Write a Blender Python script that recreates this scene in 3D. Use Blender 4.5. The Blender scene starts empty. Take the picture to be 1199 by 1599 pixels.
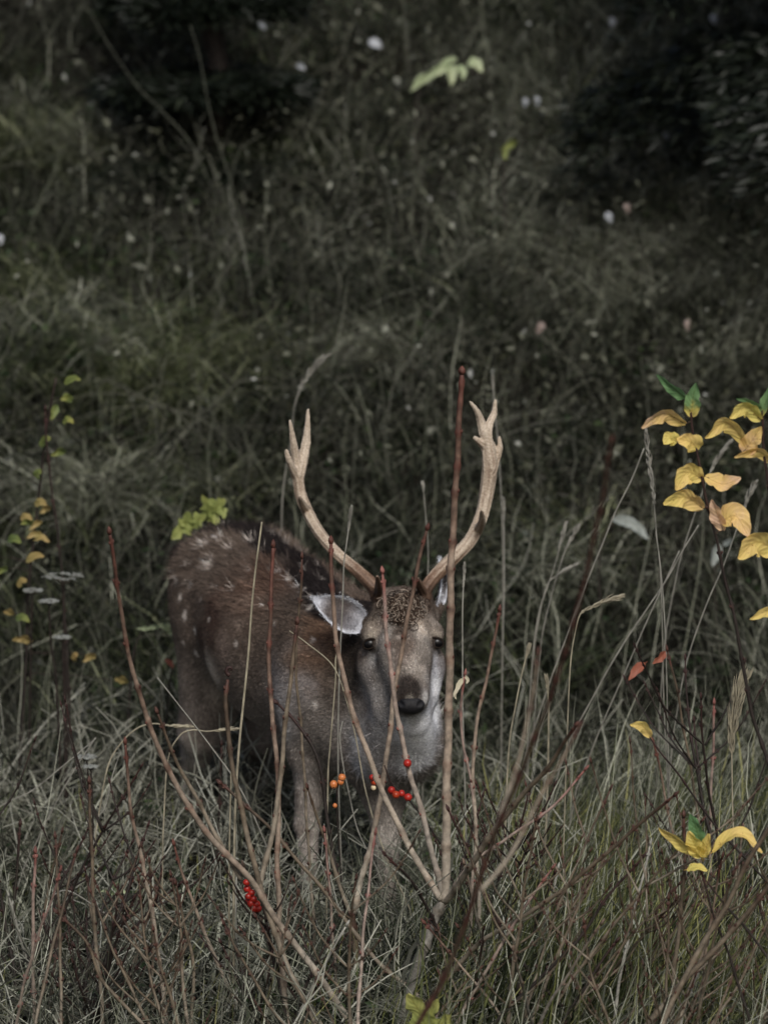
import bpy, math, random
import numpy as np
from mathutils import Vector, Matrix
from mathutils.bvhtree import BVHTree

random.seed(7)
rng = np.random.default_rng(11)
scene = bpy.context.scene
COL = scene.collection

# ------------------------------------------------------------------ camera
PITCH = math.radians(10.0)
CAM = np.array([0.0, -9.0, 2.357])
T = 0.11556
cd = bpy.data.cameras.new('camera')
cam = bpy.data.objects.new('camera', cd)
COL.objects.link(cam)
cam.location = CAM
cam.rotation_euler = (math.radians(90) - PITCH, 0, 0)
cd.sensor_fit = 'VERTICAL'
cd.sensor_height = 36
cd.lens = 18 / T
cd.clip_start = 0.1
cd.clip_end = 2000
cd.dof.use_dof = True
cd.dof.focus_distance = 8.4
cd.dof.aperture_fstop = 4.4
scene.camera = cam

# ------------------------------------------------------------------ sky, light, exposure
SUN_EL, SUN_AZ = math.radians(42), math.radians(168)     # azimuth clockwise from +Y (north)
world = bpy.data.worlds.new('World')
scene.world = world
world.use_nodes = True
wn = world.node_tree
sky = wn.nodes.new('ShaderNodeTexSky')
sky.sky_type = 'NISHITA'
sky.sun_disc = False
sky.sun_elevation = SUN_EL
sky.sun_rotation = SUN_AZ
sky.dust_density = 4.0
sky.ozone_density = 1.0
bg = wn.nodes['Background']
hs = wn.nodes.new('ShaderNodeHueSaturation')
hs.inputs['Saturation'].default_value = 0.9
wn.links.new(sky.outputs[0], hs.inputs['Color'])
wn.links.new(hs.outputs[0], bg.inputs[0])
bg.inputs[1].default_value = 0.05
sd = bpy.data.lights.new('sun', 'SUN')
sd.energy = 1.5
sd.angle = math.radians(12)
sd.color = (1.0, 0.985, 0.95)
sun = bpy.data.objects.new('sun', sd)
COL.objects.link(sun)
dsun = Vector((math.sin(SUN_AZ) * math.cos(SUN_EL), math.cos(SUN_AZ) * math.cos(SUN_EL), math.sin(SUN_EL)))
sun.rotation_euler = dsun.to_track_quat('Z', 'Y').to_euler()
vs = scene.view_settings
vs.view_transform = 'Standard'
vs.look = 'None'
vs.gamma = 1
vs.exposure = 0.70
vs.use_curve_mapping = False
scene.cycles.max_bounces = 5
scene.cycles.diffuse_bounces = 2
scene.cycles.glossy_bounces = 2
scene.cycles.transmission_bounces = 3
scene.cycles.transparent_max_bounces = 4

# ------------------------------------------------------------------ helpers
cp, sp = math.cos(PITCH), math.sin(PITCH)
FWD = np.array([0, cp, -sp]); UP = np.array([0, sp, cp]); RT = np.array([1.0, 0, 0])


def ray(px, py):
    return FWD + RT * ((px - 599.5) / 799.5 * T) + UP * ((799.5 - py) / 799.5 * T)


def W(px, py, y):
    d = ray(px, py)
    return CAM + d * ((y - CAM[1]) / d[1])


def S(y):                       # metres per photo pixel at depth y
    return T / 799.5 * (y + 9.0) / cp


def vnoise(x, y, f, seed):
    r = np.random.default_rng(seed)
    out = 0
    for i in range(6):
        a = r.uniform(0, 2 * math.pi); ph = r.uniform(0, 6.28); k = f * r.uniform(.6, 1.6)
        out = out + np.sin((x * math.cos(a) + y * math.sin(a)) * k + ph + 1.3 * np.sin((x * math.sin(a) - y * math.cos(a)) * k * .7 + ph * 2))
    return out / 6


def g(x, y):
    x = np.asarray(x, float); y = np.asarray(y, float)
    t = np.clip((y - .9), 0, None)
    ramp = np.where(t < 1, .19 * t * t, .38 * t - .19)
    top = 22.0
    ramp = np.where(ramp > top * .7, top * .7 + (top * .3) * np.tanh((ramp - top * .7) / (top * .3)), ramp)
    near = np.clip(-.8 - y, 0, 12) * -.03
    n = vnoise(x, y, 2.2, 3) * .05 + vnoise(x, y, 5.5, 4) * .022
    n2 = vnoise(x, y, 2.6, 5) * .07 + vnoise(x, y, 7, 8) * .05
    m = np.clip((y - 1) / 1.2, 0, 1)
    return -.10 + ramp + near + n * (1 - m) + n2 * m


def G(px, py):
    d = ray(px, py)
    t = 7.0
    while t < 40:
        p = CAM + d * t
        if p[2] < float(g(p[0], p[1])):
            return p
        t += .02
    return CAM + d * t


def tag(o, label=None, cat=None, group=None, kind=None):
    if label: o['label'] = label
    if cat: o['category'] = cat
    if group: o['group'] = group
    if kind: o['kind'] = kind
    return o


def empty(name, loc, label, cat, group=None):
    o = bpy.data.objects.new(name, None)
    COL.objects.link(o)
    o.location = Vector([float(c) for c in loc])
    o.empty_display_size = .1
    return tag(o, label, cat, group)


class MB:
    def __init__(s):
        s.v = []; s.f = []; s.a = {}; s.n = 0

    def add(s, verts, faces, **attrs):
        verts = np.asarray(verts, np.float32).reshape(-1, 3)
        s.v.append(verts)
        for f in faces:
            f = np.asarray(f)
            if f.size: s.f.append(f + s.n)
        for k, val in attrs.items():
            val = np.asarray(val, np.float32)
            if val.ndim == 0: val = np.full(len(verts), val, np.float32)
            s.a.setdefault(k, []).append(val)
        s.n += len(verts)

    def build(s, name, mat, parent=None, smooth=True):
        v = np.concatenate(s.v)
        me = bpy.data.meshes.new(name)
        me.vertices.add(len(v)); me.vertices.foreach_set('co', v.ravel())
        tot = np.concatenate([np.full(len(f), f.shape[1], np.int32) for f in s.f])
        idx = np.concatenate([f.ravel() for f in s.f]).astype(np.int32)
        me.loops.add(len(idx)); me.loops.foreach_set('vertex_index', idx)
        me.polygons.add(len(tot))
        start = np.zeros(len(tot), np.int32); start[1:] = np.cumsum(tot)[:-1]
        me.polygons.foreach_set('loop_start', start)
        me.polygons.foreach_set('loop_total', tot)
        me.polygons.foreach_set('use_smooth', np.full(len(tot), smooth))
        for k, l in s.a.items():
            arr = np.concatenate(l)
            if arr.ndim == 2:
                at = me.attributes.new(k, 'FLOAT_COLOR', 'POINT')
                c4 = np.ones((len(arr), 4), np.float32); c4[:, :3] = arr
                at.data.foreach_set('color', c4.ravel())
            else:
                at = me.attributes.new(k, 'FLOAT', 'POINT')
                at.data.foreach_set('value', arr)
        me.update(calc_edges=True)
        me.validate()
        me.materials.append(mat)
        o = bpy.data.objects.new(name, me)
        COL.objects.link(o)
        if parent is not None:
            o.parent = parent
            q = Vector((0, 0, 0)); p = parent
            while p is not None:
                q += p.location; p = p.parent
            me.transform(Matrix.Translation(-q))
        return o


def catmull(pts, n=8):
    pts = np.asarray(pts, float)
    if len(pts) < 3: 
        t = np.linspace(0, 1, n * (len(pts) - 1) + 1)[:, None]
        return pts[0] * (1 - t) + pts[-1] * t
    P = np.vstack([2 * pts[0] - pts[1], pts, 2 * pts[-1] - pts[-2]])
    out = []
    for i in range(1, len(P) - 2):
        for k in range(n):
            t = k / n
            out.append(.5 * ((2 * P[i]) + (-P[i - 1] + P[i + 1]) * t + (2 * P[i - 1] - 5 * P[i] + 4 * P[i + 1] - P[i + 2]) * t * t + (-P[i - 1] + 3 * P[i] - 3 * P[i + 1] + P[i + 2]) * t ** 3))
    out.append(P[-2])
    return np.array(out)


def frames(p):
    d = np.gradient(p, axis=0)
    d /= np.linalg.norm(d, axis=1)[:, None] + 1e-9
    a = np.array([.3, 1, .2]); a -= d[0] * a.dot(d[0]); a /= np.linalg.norm(a)
    U = []; V = []
    for i in range(len(p)):
        a = a - d[i] * a.dot(d[i]); a /= np.linalg.norm(a) + 1e-9
        U.append(a.copy()); V.append(np.cross(d[i], a))
    return d, np.array(U), np.array(V)


def tube(mb, p, r, sides=6, close=True, **attrs):
    p = np.asarray(p, float); n = len(p)
    r = np.broadcast_to(np.asarray(r, float), (n,))
    d, U, V = frames(p)
    an = np.arange(sides) / sides * 2 * math.pi
    ring = p[:, None] + r[:, None, None] * (U[:, None] * np.cos(an)[None, :, None] + V[:, None] * np.sin(an)[None, :, None])
    v = ring.reshape(-1, 3)
    i = np.arange(n - 1)[:, None] * sides; j = np.arange(sides)[None]; j2 = (j + 1) % sides
    q = np.stack([i + j, i + j2, i + sides + j2, i + sides + j], -1).reshape(-1, 4)
    A = {}
    for k, val in attrs.items():
        val = np.asarray(val, float)
        A[k] = np.repeat(val, sides) if val.ndim else np.full(n * sides, float(val))
    fs = [q]
    if close:
        v = np.vstack([v, p[0], p[-1]])
        for k in A: A[k] = np.append(A[k], [A[k][0], A[k][-1]])
        jj = np.arange(sides)
        fs.append(np.stack([np.full(sides, n * sides), (jj + 1) % sides, jj], -1))
        fs.append(np.stack([np.full(sides, n * sides + 1), (n - 1) * sides + jj, (n - 1) * sides + (jj + 1) % sides], -1))
    mb.add(v, fs, **A)


def ellip(mb, c, rad, nu=10, nv=7, axes=None, bump=0, **attrs):
    u = np.arange(nu) / nu * 2 * math.pi
    w = np.linspace(0, math.pi, nv + 2)[1:-1]
    uu, ww = np.meshgrid(u, w)
    v = np.stack([np.sin(ww) * np.cos(uu), np.sin(ww) * np.sin(uu), np.cos(ww)], -1).reshape(-1, 3)
    v = np.vstack([v, [0, 0, 1], [0, 0, -1]])
    if bump: v = v * (1 + bump * np.sin(v @ np.array([5, 3, 4.]) * 2)[:, None])
    v = v * np.asarray(rad)
    if axes is not None: v = v @ np.asarray(axes)
    v = v + np.asarray(c)
    i = np.arange(nv - 1)[:, None] * nu; j = np.arange(nu)[None]; j2 = (j + 1) % nu
    q = np.stack([i + j, i + nu + j, i + nu + j2, i + j2], -1).reshape(-1, 4)
    jj = np.arange(nu); top = nu * nv
    t1 = np.stack([np.full(nu, top), jj, (jj + 1) % nu], -1)
    b = (nv - 1) * nu
    t2 = np.stack([np.full(nu, top + 1), b + (jj + 1) % nu, b + jj], -1)
    mb.add(v, [q, t1, t2], **attrs)


# ------------------------------------------------------------------ materials
def ramp_node(nt, stops):
    r = nt.nodes.new('ShaderNodeValToRGB')
    el = r.color_ramp.elements
    while len(el) < len(stops): el.new(.5)
    for e, (p, c) in zip(el, stops):
        e.position = p; e.color = (*c, 1)
    return r


def new_mat(name, rough=.8, spec=.3):
    m = bpy.data.materials.new(name)
    m.use_nodes = True
    nt = m.node_tree
    b = nt.nodes['Principled BSDF']
    b.inputs['Roughness'].default_value = rough
    b.inputs['Specular IOR Level'].default_value = spec
    return m, nt, b


def noise_node(nt, scale, detail=3, coord='Object', rough=.6):
    tc = nt.nodes.new('ShaderNodeTexCoord')
    n = nt.nodes.new('ShaderNodeTexNoise')
    n.inputs['Scale'].default_value = scale
    n.inputs['Detail'].default_value = detail
    n.inputs['Roughness'].default_value = rough
    nt.links.new(tc.outputs[coord], n.inputs['Vector'])
    return n


def mixrgb(nt, kind, fac, a, b):
    m = nt.nodes.new('ShaderNodeMixRGB')
    m.blend_type = kind
    for s, v in (('Fac', fac), ('Color1', a), ('Color2', b)):
        if hasattr(v, 'is_linked') or hasattr(v, 'links'): nt.links.new(v, m.inputs[s])
        elif isinstance(v, (int, float)): m.inputs[s].default_value = v
        else: m.inputs[s].default_value = (*v, 1)
    return m.outputs[0]


def attr(nt, name, out='Fac'):
    a = nt.nodes.new('ShaderNodeAttribute')
    a.attribute_name = name
    return a.outputs[out]


def bump(nt, b, height, strength=.3, dist=.002):
    n = nt.nodes.new('ShaderNodeBump')
    n.inputs['Strength'].default_value = strength
    n.inputs['Distance'].default_value = dist
    nt.links.new(height, n.inputs['Height'])
    nt.links.new(n.outputs[0], b.inputs['Normal'])


def translucent(nt, b, col, fac=.3):
    t = nt.nodes.new('ShaderNodeBsdfTranslucent')
    nt.links.new(col, t.inputs['Color'])
    mx = nt.nodes.new('ShaderNodeMixShader')
    mx.inputs[0].default_value = fac
    out = nt.nodes['Material Output']
    nt.links.new(b.outputs[0], mx.inputs[1]); nt.links.new(t.outputs[0], mx.inputs[2])
    nt.links.new(mx.outputs[0], out.inputs['Surface'])


def blade_mat(name, stops, rough=.6, spec=.25, tr=.25):
    m, nt, b = new_mat(name, rough, spec)
    r = ramp_node(nt, [(p_, (c_[0], c_[1] * 1.0, c_[2] * .99)) for p_, c_ in stops])
    nt.links.new(attr(nt, 'shade'), r.inputs[0])
    nt.links.new(r.outputs[0], b.inputs['Base Color'])
    if tr: translucent(nt, b, r.outputs[0], tr)
    return m


M = {}
M['grass_dry'] = blade_mat('dry grass', [(0, (.009, .011, .007)), (.25, (.030, .036, .022)), (.5, (.090, .100, .066)), (.75, (.25, .262, .19)), (1, (.56, .57, .46))])
M['grass_green'] = blade_mat('green grass', [(0, (.010, .014, .006)), (.35, (.045, .058, .022)), (.7, (.15, .165, .055)), (1, (.36, .35, .14))])
M['olive'] = blade_mat('olive grass', [(0, (.010, .014, .006)), (.4, (.040, .052, .020)), (.75, (.13, .15, .070)), (1, (.34, .36, .22))])
M['turf'] = blade_mat('turf', [(0, (.005, .007, .004)), (.4, (.020, .026, .015)), (.75, (.065, .078, .045)), (1, (.20, .215, .14))])
M['litter'] = blade_mat('leaf litter', [(0, (.018, .017, .011)), (.4, (.050, .052, .034)), (.75, (.13, .135, .10)), (.93, (.32, .33, .28)), (1, (.60, .61, .60))], rough=.5, tr=.15)
M['weed'] = blade_mat('dead weed stems', [(0, (.012, .012, .009)), (.45, (.050, .050, .038)), (.75, (.16, .16, .125)), (1, (.42, .42, .36))], tr=0)
M['herb'] = blade_mat('low green leaves', [(0, (.015, .028, .012)), (.5, (.035, .06, .024)), (1, (.09, .12, .045))], rough=.4)
M['shade_clump'] = blade_mat('bramble leaves', [(0, (.006, .008, .005)), (.5, (.022, .028, .015)), (1, (.10, .10, .06))], rough=.5, tr=.1)
M['needles'] = blade_mat('conifer needles', [(0, (.004, .006, .004)), (.6, (.010, .014, .009)), (1, (.022, .028, .016))], rough=.5, tr=0)

# ground
m, nt, b = new_mat('soil', .95, .1)
n1 = noise_node(nt, 14, 6); n2 = noise_node(nt, 90, 4)
r = ramp_node(nt, [(.3, (.006, .005, .004)), (.55, (.016, .014, .010)), (.75, (.035, .031, .022))])
nt.links.new(n1.outputs[0], r.inputs[0])
nt.links.new(mixrgb(nt, 'MULTIPLY', .6, r.outputs[0], n2.outputs['Color']), b.inputs['Base Color'])
bump(nt, b, n2.outputs[0], .8, .01)
M['soil'] = m


def bark_mat(name, stops, scale=60, rough=.6):
    m, nt, b = new_mat(name, rough, .3)
    n = noise_node(nt, scale, 5)
    n2 = noise_node(nt, scale * .22, 3)
    ma = nt.nodes.new('ShaderNodeMath'); ma.operation = 'MULTIPLY_ADD'
    nt.links.new(n2.outputs[0], ma.inputs[0]); ma.inputs[1].default_value = .55
    sub = nt.nodes.new('ShaderNodeMath'); sub.operation = 'ADD'
    nt.links.new(attr(nt, 'age'), sub.inputs[0]); sub.inputs[1].default_value = -.27
    nt.links.new(sub.outputs[0], ma.inputs[2])
    r = ramp_node(nt, stops)
    nt.links.new(ma.outputs[0], r.inputs[0])
    mm = ramp_node(nt, [(.3, (.45, .45, .45)), (.7, (1.25, 1.25, 1.25))])
    nt.links.new(n.outputs[0], mm.inputs[0])
    nt.links.new(mixrgb(nt, 'MULTIPLY', 1.0, r.outputs[0], mm.outputs[0]), b.inputs['Base Color'])
    bump(nt, b, n.outputs[0], .5, .0015)
    return m


M['bark'] = bark_mat('young shoot bark', [(0, (.115, .045, .033)), (.16, (.10, .056, .040)), (.35, (.22, .155, .115)), (.7, (.36, .305, .24)), (1, (.38, .35, .30))])
M['bark_brown'] = bark_mat('brown twig bark', [(0, (.075, .034, .025)), (.12, (.065, .043, .028)), (.5, (.15, .118, .082)), (1, (.29, .25, .195))])
M['bark_dark'] = bark_mat('dark twig bark', [(0, (.045, .020, .017)), (.4, (.024, .017, .014)), (1, (.04, .033, .028))])
M['bark_pale'] = bark_mat('pale pinkish bark', [(0, (.22, .09, .075)), (.3, (.28, .20, .17)), (.7, (.33, .27, .22)), (1, (.30, .27, .23))])
M['bark_grey'] = bark_mat('grey old bark', [(0, (.17, .12, .09)), (.4, (.17, .15, .12)), (1, (.26, .25, .23))], scale=90)
M['straw'] = bark_mat('straw', [(0, (.38, .34, .24)), (1, (.30, .27, .20))], scale=30)
M['straw_dull'] = bark_mat('dull weathered straw', [(0, (.16, .165, .13)), (1, (.09, .095, .07))], scale=30)
M['straw_grey'] = bark_mat('weathered straw', [(0, (.34, .33, .29)), (1, (.19, .18, .15))], scale=30)


def plain(name, col, rough=.5, spec=.4, nscale=0, dark=.6, bstr=0):
    m, nt, b = new_mat(name, rough, spec)
    if nscale:
        n = noise_node(nt, nscale, 4)
        r = ramp_node(nt, [(.3, tuple(c * dark for c in col)), (.7, col)])
        nt.links.new(n.outputs[0], r.inputs[0])
        nt.links.new(r.outputs[0], b.inputs['Base Color'])
        if bstr: bump(nt, b, n.outputs[0], bstr, .002)
    else:
        b.inputs['Base Color'].default_value = (*col, 1)
    return m


M['bud'] = plain('bud scale', (.20, .045, .040), .5, .4, 300)
M['berry_red'] = plain('red berry', (.46, .026, .016), .34, .45, 130, .55, .25)
M['berry_orange'] = plain('orange berry skin', (.62, .20, .06), .35, .5, 40, .8)
M['berry_aril'] = plain('pale seed', (.75, .60, .38), .4, .4)
M['petal'] = plain('pale petal', (.72, .74, .80), .5, .3, 60, .8)
M['umbel'] = plain('bleached umbel', (.26, .27, .25), .8, .2, 120, .6)


def leaf_mat(name, stops, vein=.5, tr=.35, rough=.45):
    """stops over attribute 'tone'; veins from the leaf's own u (across) and v (along)."""
    m, nt, b = new_mat(name, rough, .35)
    r = ramp_node(nt, stops)
    n = noise_node(nt, 45, 4)
    ma = nt.nodes.new('ShaderNodeMath'); ma.operation = 'MULTIPLY_ADD'
    nt.links.new(n.outputs[0], ma.inputs[0]); ma.inputs[1].default_value = .7
    a2 = nt.nodes.new('ShaderNodeMath'); a2.operation = 'ADD'; a2.inputs[1].default_value = -.35
    nt.links.new(attr(nt, 'tone'), a2.inputs[0]); nt.links.new(a2.outputs[0], ma.inputs[2])
    nt.links.new(ma.outputs[0], r.inputs[0])
    # side veins: sin(freq*(v - .45*|u|))
    au = nt.nodes.new('ShaderNodeMath'); au.operation = 'ABSOLUTE'
    nt.links.new(attr(nt, 'lu'), au.inputs[0])
    m1 = nt.nodes.new('ShaderNodeMath'); m1.operation = 'MULTIPLY_ADD'
    nt.links.new(au.outputs[0], m1.inputs[0]); m1.inputs[1].default_value = -.28
    nt.links.new(attr(nt, 'lv'), m1.inputs[2])
    m2 = nt.nodes.new('ShaderNodeMath'); m2.operation = 'MULTIPLY'; m2.inputs[1].default_value = 44
    nt.links.new(m1.outputs[0], m2.inputs[0])
    m3 = nt.nodes.new('ShaderNodeMath'); m3.operation = 'SINE'
    nt.links.new(m2.outputs[0], m3.inputs[0])
    vr = ramp_node(nt, [(0, (1, 1, 1)), (.88, (1, 1, 1)), (1, (.68, .62, .5))])
    nt.links.new(m3.outputs[0], vr.inputs[0])
    mid = ramp_node(nt, [(0, (.62, .55, .42)), (.05, (.7, .62, .5)), (.10, (1, 1, 1))])
    nt.links.new(au.outputs[0], mid.inputs[0])
    c = mixrgb(nt, 'MULTIPLY', vein, r.outputs[0], vr.outputs[0])
    c = mixrgb(nt, 'MULTIPLY', vein * 1.2, c, mid.outputs[0])
    n3 = noise_node(nt, 160, 3)
    sr = ramp_node(nt, [(.28, (.45, .30, .2)), (.36, (1, 1, 1))])
    nt.links.new(n3.outputs[0], sr.inputs[0])
    c = mixrgb(nt, 'MULTIPLY', .8, c, sr.outputs[0])
    nt.links.new(c, b.inputs['Base Color'])
    bump(nt, b, m3.outputs[0], .25, .0015)
    translucent(nt, b, c, tr)
    return m


M['leaf_yellow'] = leaf_mat('yellow autumn leaf', [(0, (.88, .78, .22)), (.35, (.95, .74, .22)), (.7, (.95, .66, .26)), (1, (.94, .64, .44))], vein=.45, tr=.42, rough=.6)
M['leaf_green'] = leaf_mat('green leaf', [(0, (.15, .30, .13)), (.6, (.24, .40, .17)), (.8, (.70, .60, .16)), (1, (.78, .62, .2))])
M['leaf_lime'] = leaf_mat('lime leaf', [(0, (.20, .25, .08)), (.6, (.32, .36, .11)), (1, (.46, .44, .14))])
M['leaf_olive'] = leaf_mat('olive leaf', [(0, (.08, .14, .06)), (.5, (.20, .24, .07)), (1, (.38, .36, .10))])
M['leaf_ochre'] = leaf_mat('ochre leaf', [(0, (.36, .32, .12)), (1, (.46, .31, .13))])
M['leaf_pale'] = leaf_mat('pale green leaf', [(0, (.36, .46, .26)), (1, (.60, .66, .42))])
M['leaf_grey'] = leaf_mat('grey weathered leaf', [(0, (.16, .18, .16)), (1, (.32, .35, .33))], vein=.3, tr=.15)
M['leaf_petal'] = leaf_mat('bleached leaf', [(0, (.40, .43, .48)), (1, (.52, .54, .57))], vein=.1, tr=.2)
M['leaf_pink'] = leaf_mat('pinkish dead leaf', [(0, (.26, .21, .19)), (1, (.36, .28, .25))], vein=.2, tr=.2)
M['leaf_cream'] = leaf_mat('cream petal', [(0, (.48, .44, .30)), (1, (.58, .52, .40))], vein=.2, tr=.2)
M['berry_orange2'] = plain('orange red berry', (.56, .065, .02), .34, .45, 130, .6, .25)
M['weed_plain'] = plain('umbel ray', (.10, .09, .07), .8, .2, 60)
M['leaf_dim'] = leaf_mat('dim grey green leaf', [(0, (.10, .13, .11)), (1, (.20, .24, .21))], vein=.3, tr=.15)
M['leaf_red'] = leaf_mat('red autumn leaf', [(0, (.30, .09, .06)), (1, (.42, .15, .09))])

# ------------------------------------------------------------------ ground
def ground_sheet():
    xs = np.unique(np.concatenate([np.linspace(-400, -30, 14), np.linspace(-30, -4, 20), np.linspace(-4, 4, 180), np.linspace(4, 30, 20), np.linspace(30, 400, 14)]))
    ys = np.unique(np.concatenate([np.linspace(-400, -30, 14), np.linspace(-30, -3, 20), np.linspace(-3, 10, 260), np.linspace(10, 70, 40), np.linspace(70, 900, 20)]))
    X, Y = np.meshgrid(xs, ys)
    v = np.stack([X, Y, g(X, Y)], -1).reshape(-1, 3)
    nx = len(xs)
    i = np.arange(len(ys) - 1)[:, None] * nx; j = np.arange(nx - 1)[None]
    q = np.stack([i + j, i + j + 1, i + nx + j + 1, i + nx + j], -1).reshape(-1, 4)
    mb = MB(); mb.add(v, [q])
    tag(mb.build('ground', M['soil']), kind='structure')


ground_sheet()


# ------------------------------------------------------------------ undergrowth (nobody could count it)
def in_view(n, y0, y1, margin=.45, dens=None, power=1.0):
    out = []
    tot = 0
    while tot < n:
        y = y0 + (y1 - y0) * rng.random(n * 2) ** power
        hw = (y + 9) * T * .75 / cp + margin
        ymax = (y1 + 9) * T * .75 + margin
        x = (rng.random(n * 2) * 2 - 1) * ymax
        ok = np.abs(x) < hw
        if dens is not None: ok &= rng.random(n * 2) < dens(x, y)
        x = x[ok]; y = y[ok]
        out.append(np.stack([x, y], -1)); tot += len(x)
    a = np.concatenate(out)[:n]
    return a


def blades(mb, xy, h, w, lean, droop, shade, segs=4, az=None, wig=.1, z=None, kick=None):
    n = len(xy)
    h = np.broadcast_to(h, (n,)) * (1 - .55 * np.exp(-((xy[:, 0] + .22) / .36) ** 4 - ((xy[:, 1] - .1) / .75) ** 4))    # trodden and grazed round the deer
    w = np.broadcast_to(w, (n,)); lean = np.broadcast_to(lean, (n,)); droop = np.broadcast_to(droop, (n,))
    az = rng.uniform(0, 2 * math.pi, n) if az is None else az
    d = np.stack([np.cos(az), np.sin(az), np.zeros(n)], -1)
    side = np.stack([-np.sin(az), np.cos(az), np.zeros(n)], -1)
    tw = rng.uniform(-1, 1, n)
    sd_ = side * np.cos(tw)[:, None] + d * np.sin(tw)[:, None]
    z0 = g(xy[:, 0], xy[:, 1]) - .01 if z is None else z
    root = np.stack([xy[:, 0], xy[:, 1], z0], -1)
    ts = np.linspace(0, 1, segs + 1)
    rows = []; ages = []
    wx = rng.normal(0, wig, (n, 2)); ph = rng.uniform(0, 6.28, n)
    for t in ts:
        up = h * (t - droop * .75 * t ** 2.2)
        out = h * (lean * t + droop * .8 * t ** 2)
        wob = np.sin(ph + t * 5) * t
        c = root + d * out[:, None] + np.array([0, 0, 1.0]) * up[:, None] + side * (wx[:, :1] * h[:, None] * wob[:, None]) + np.array([0, 0, 1.0]) * (wx[:, 1:] * h[:, None] * .5 * np.sin(ph * 2 + t * 6)[:, None] * t)
        ww = w * (1 - t ** 1.6) * .5 + w * .02
        if t < 1:
            rows += [c - sd_ * ww[:, None], c + sd_ * ww[:, None]]
        else:
            rows.append(c)
    V = np.stack(rows, 1)
    k = V.shape[1]
    base = np.arange(n)[:, None] * k
    q = []
    for s_ in range(segs - 1):
        o = s_ * 2
        q.append(np.concatenate([base + o, base + o + 1, base + o + 3, base + o + 2], 1))
    o = (segs - 1) * 2
    tri = np.concatenate([base + o, base + o + 1, base + o + 2], 1)
    sh = np.repeat(np.clip(shade, 0, 1), k)
    mb.add(V.reshape(-1, 3), [np.concatenate(q), tri], shade=sh)


N_ = rng.normal
dn = lambda f, s, lo=.15, p=1.5: (lambda x, y: np.clip(.5 + .9 * vnoise(x, y, f, s), lo, 1) ** p)

# turf over everything
mb = MB()
xy = in_view(36000, -1.3, 7.5, dens=lambda x, y: dn(3.0, 21, .05)(x, y) * np.where(y < 1.6, .4, 1))
blades(mb, xy, rng.uniform(.04, .16, len(xy)), rng.uniform(.002, .0045, len(xy)), rng.uniform(.1, 1.0, len(xy)), rng.uniform(.1, .9, len(xy)),
       .33 + .5 * vnoise(xy[:, 0], xy[:, 1], 3.2, 33) + N_(0, .22, len(xy)), 3)
tag(mb.build('turf', M['turf']), 'short dull green grass covering the whole slope', 'grass', kind='stuff')

# tall live/yellowing grass, right foreground
def right_dens(x, y):
    return np.clip((x + .05) / .35, .04, 1) * np.clip(.75 + .6 * vnoise(x, y, 6, 41), .2, 1)


mb = MB()
xy = in_view(8500, -1.6, .55, .3, dens=right_dens)
hh = rng.uniform(.12, .46, len(xy)) * np.clip(.8 + .4 * vnoise(xy[:, 0], xy[:, 1], 5, 43), .4, 1.3)
az = N_(.2, .9, len(xy))
blades(mb, xy, hh, rng.uniform(.0022, .0058, len(xy)), np.abs(N_(.2, .2, len(xy))), np.abs(N_(.25, .3, len(xy))).clip(0, 1),
       .42 + .4 * vnoise(xy[:, 0], xy[:, 1], 6, 44) + N_(0, .2, len(xy)) + .45 * (rng.random(len(xy)) < .22), 5, az=az, wig=.09)
tag(mb.build('tall_green_grass', M['grass_green']), 'tall olive green grass right of the deer, turning yellow', 'grass', kind='stuff')

mb = MB()
xy = in_view(900, -1.6, .35, .3, dens=lambda x, y: np.clip((x + .6) / .9, .12, 1) * np.clip(.5 + .8 * vnoise(x, y, 5, 99), .1, 1))
n = len(xy)
blades(mb, xy, rng.uniform(.2, .58, n), rng.uniform(.0016, .0034, n), np.abs(N_(.22, .2, n)), np.abs(N_(.12, .2, n)).clip(0, .8), .84 + N_(0, .14, n), 7, az=N_(.1, .8, n), wig=.06)
tag(mb.build('pale_straws', M['grass_dry']), 'tall thin bleached straws leaning right over the green grass', 'grass', kind='stuff')

# dry grass mixed through the near ground
mb = MB()
xy = in_view(13000, -1.6, 1.3, .3, dens=lambda x, y: np.clip(.3 + .8 * vnoise(x, y, 6, 46) + .5 * x, .03, 1))
blades(mb, xy, rng.uniform(.1, .42, len(xy)) * np.where(xy[:, 1] > .3, .6, 1) * np.clip(.85 + .4 * vnoise(xy[:, 0], xy[:, 1], 4, 47), .35, 1.3), rng.uniform(.0018, .0050, len(xy)), np.abs(N_(.3, .3, len(xy))), np.abs(N_(.35, .35, len(xy))).clip(0, 1.2),
       .30 + .35 * vnoise(xy[:, 0], xy[:, 1], 6, 48) + N_(0, .16, len(xy)) + .55 * (rng.random(len(xy)) < .26), 5, wig=.2)
tag(mb.build('dry_grass', M['grass_dry']), 'tangled dry grass round the legs of the deer', 'grass', kind='stuff')

# matted tussocks on the slope
mb = MB(); mo = MB()
cl = in_view(300, 1.0, 7.5, .5)
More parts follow.
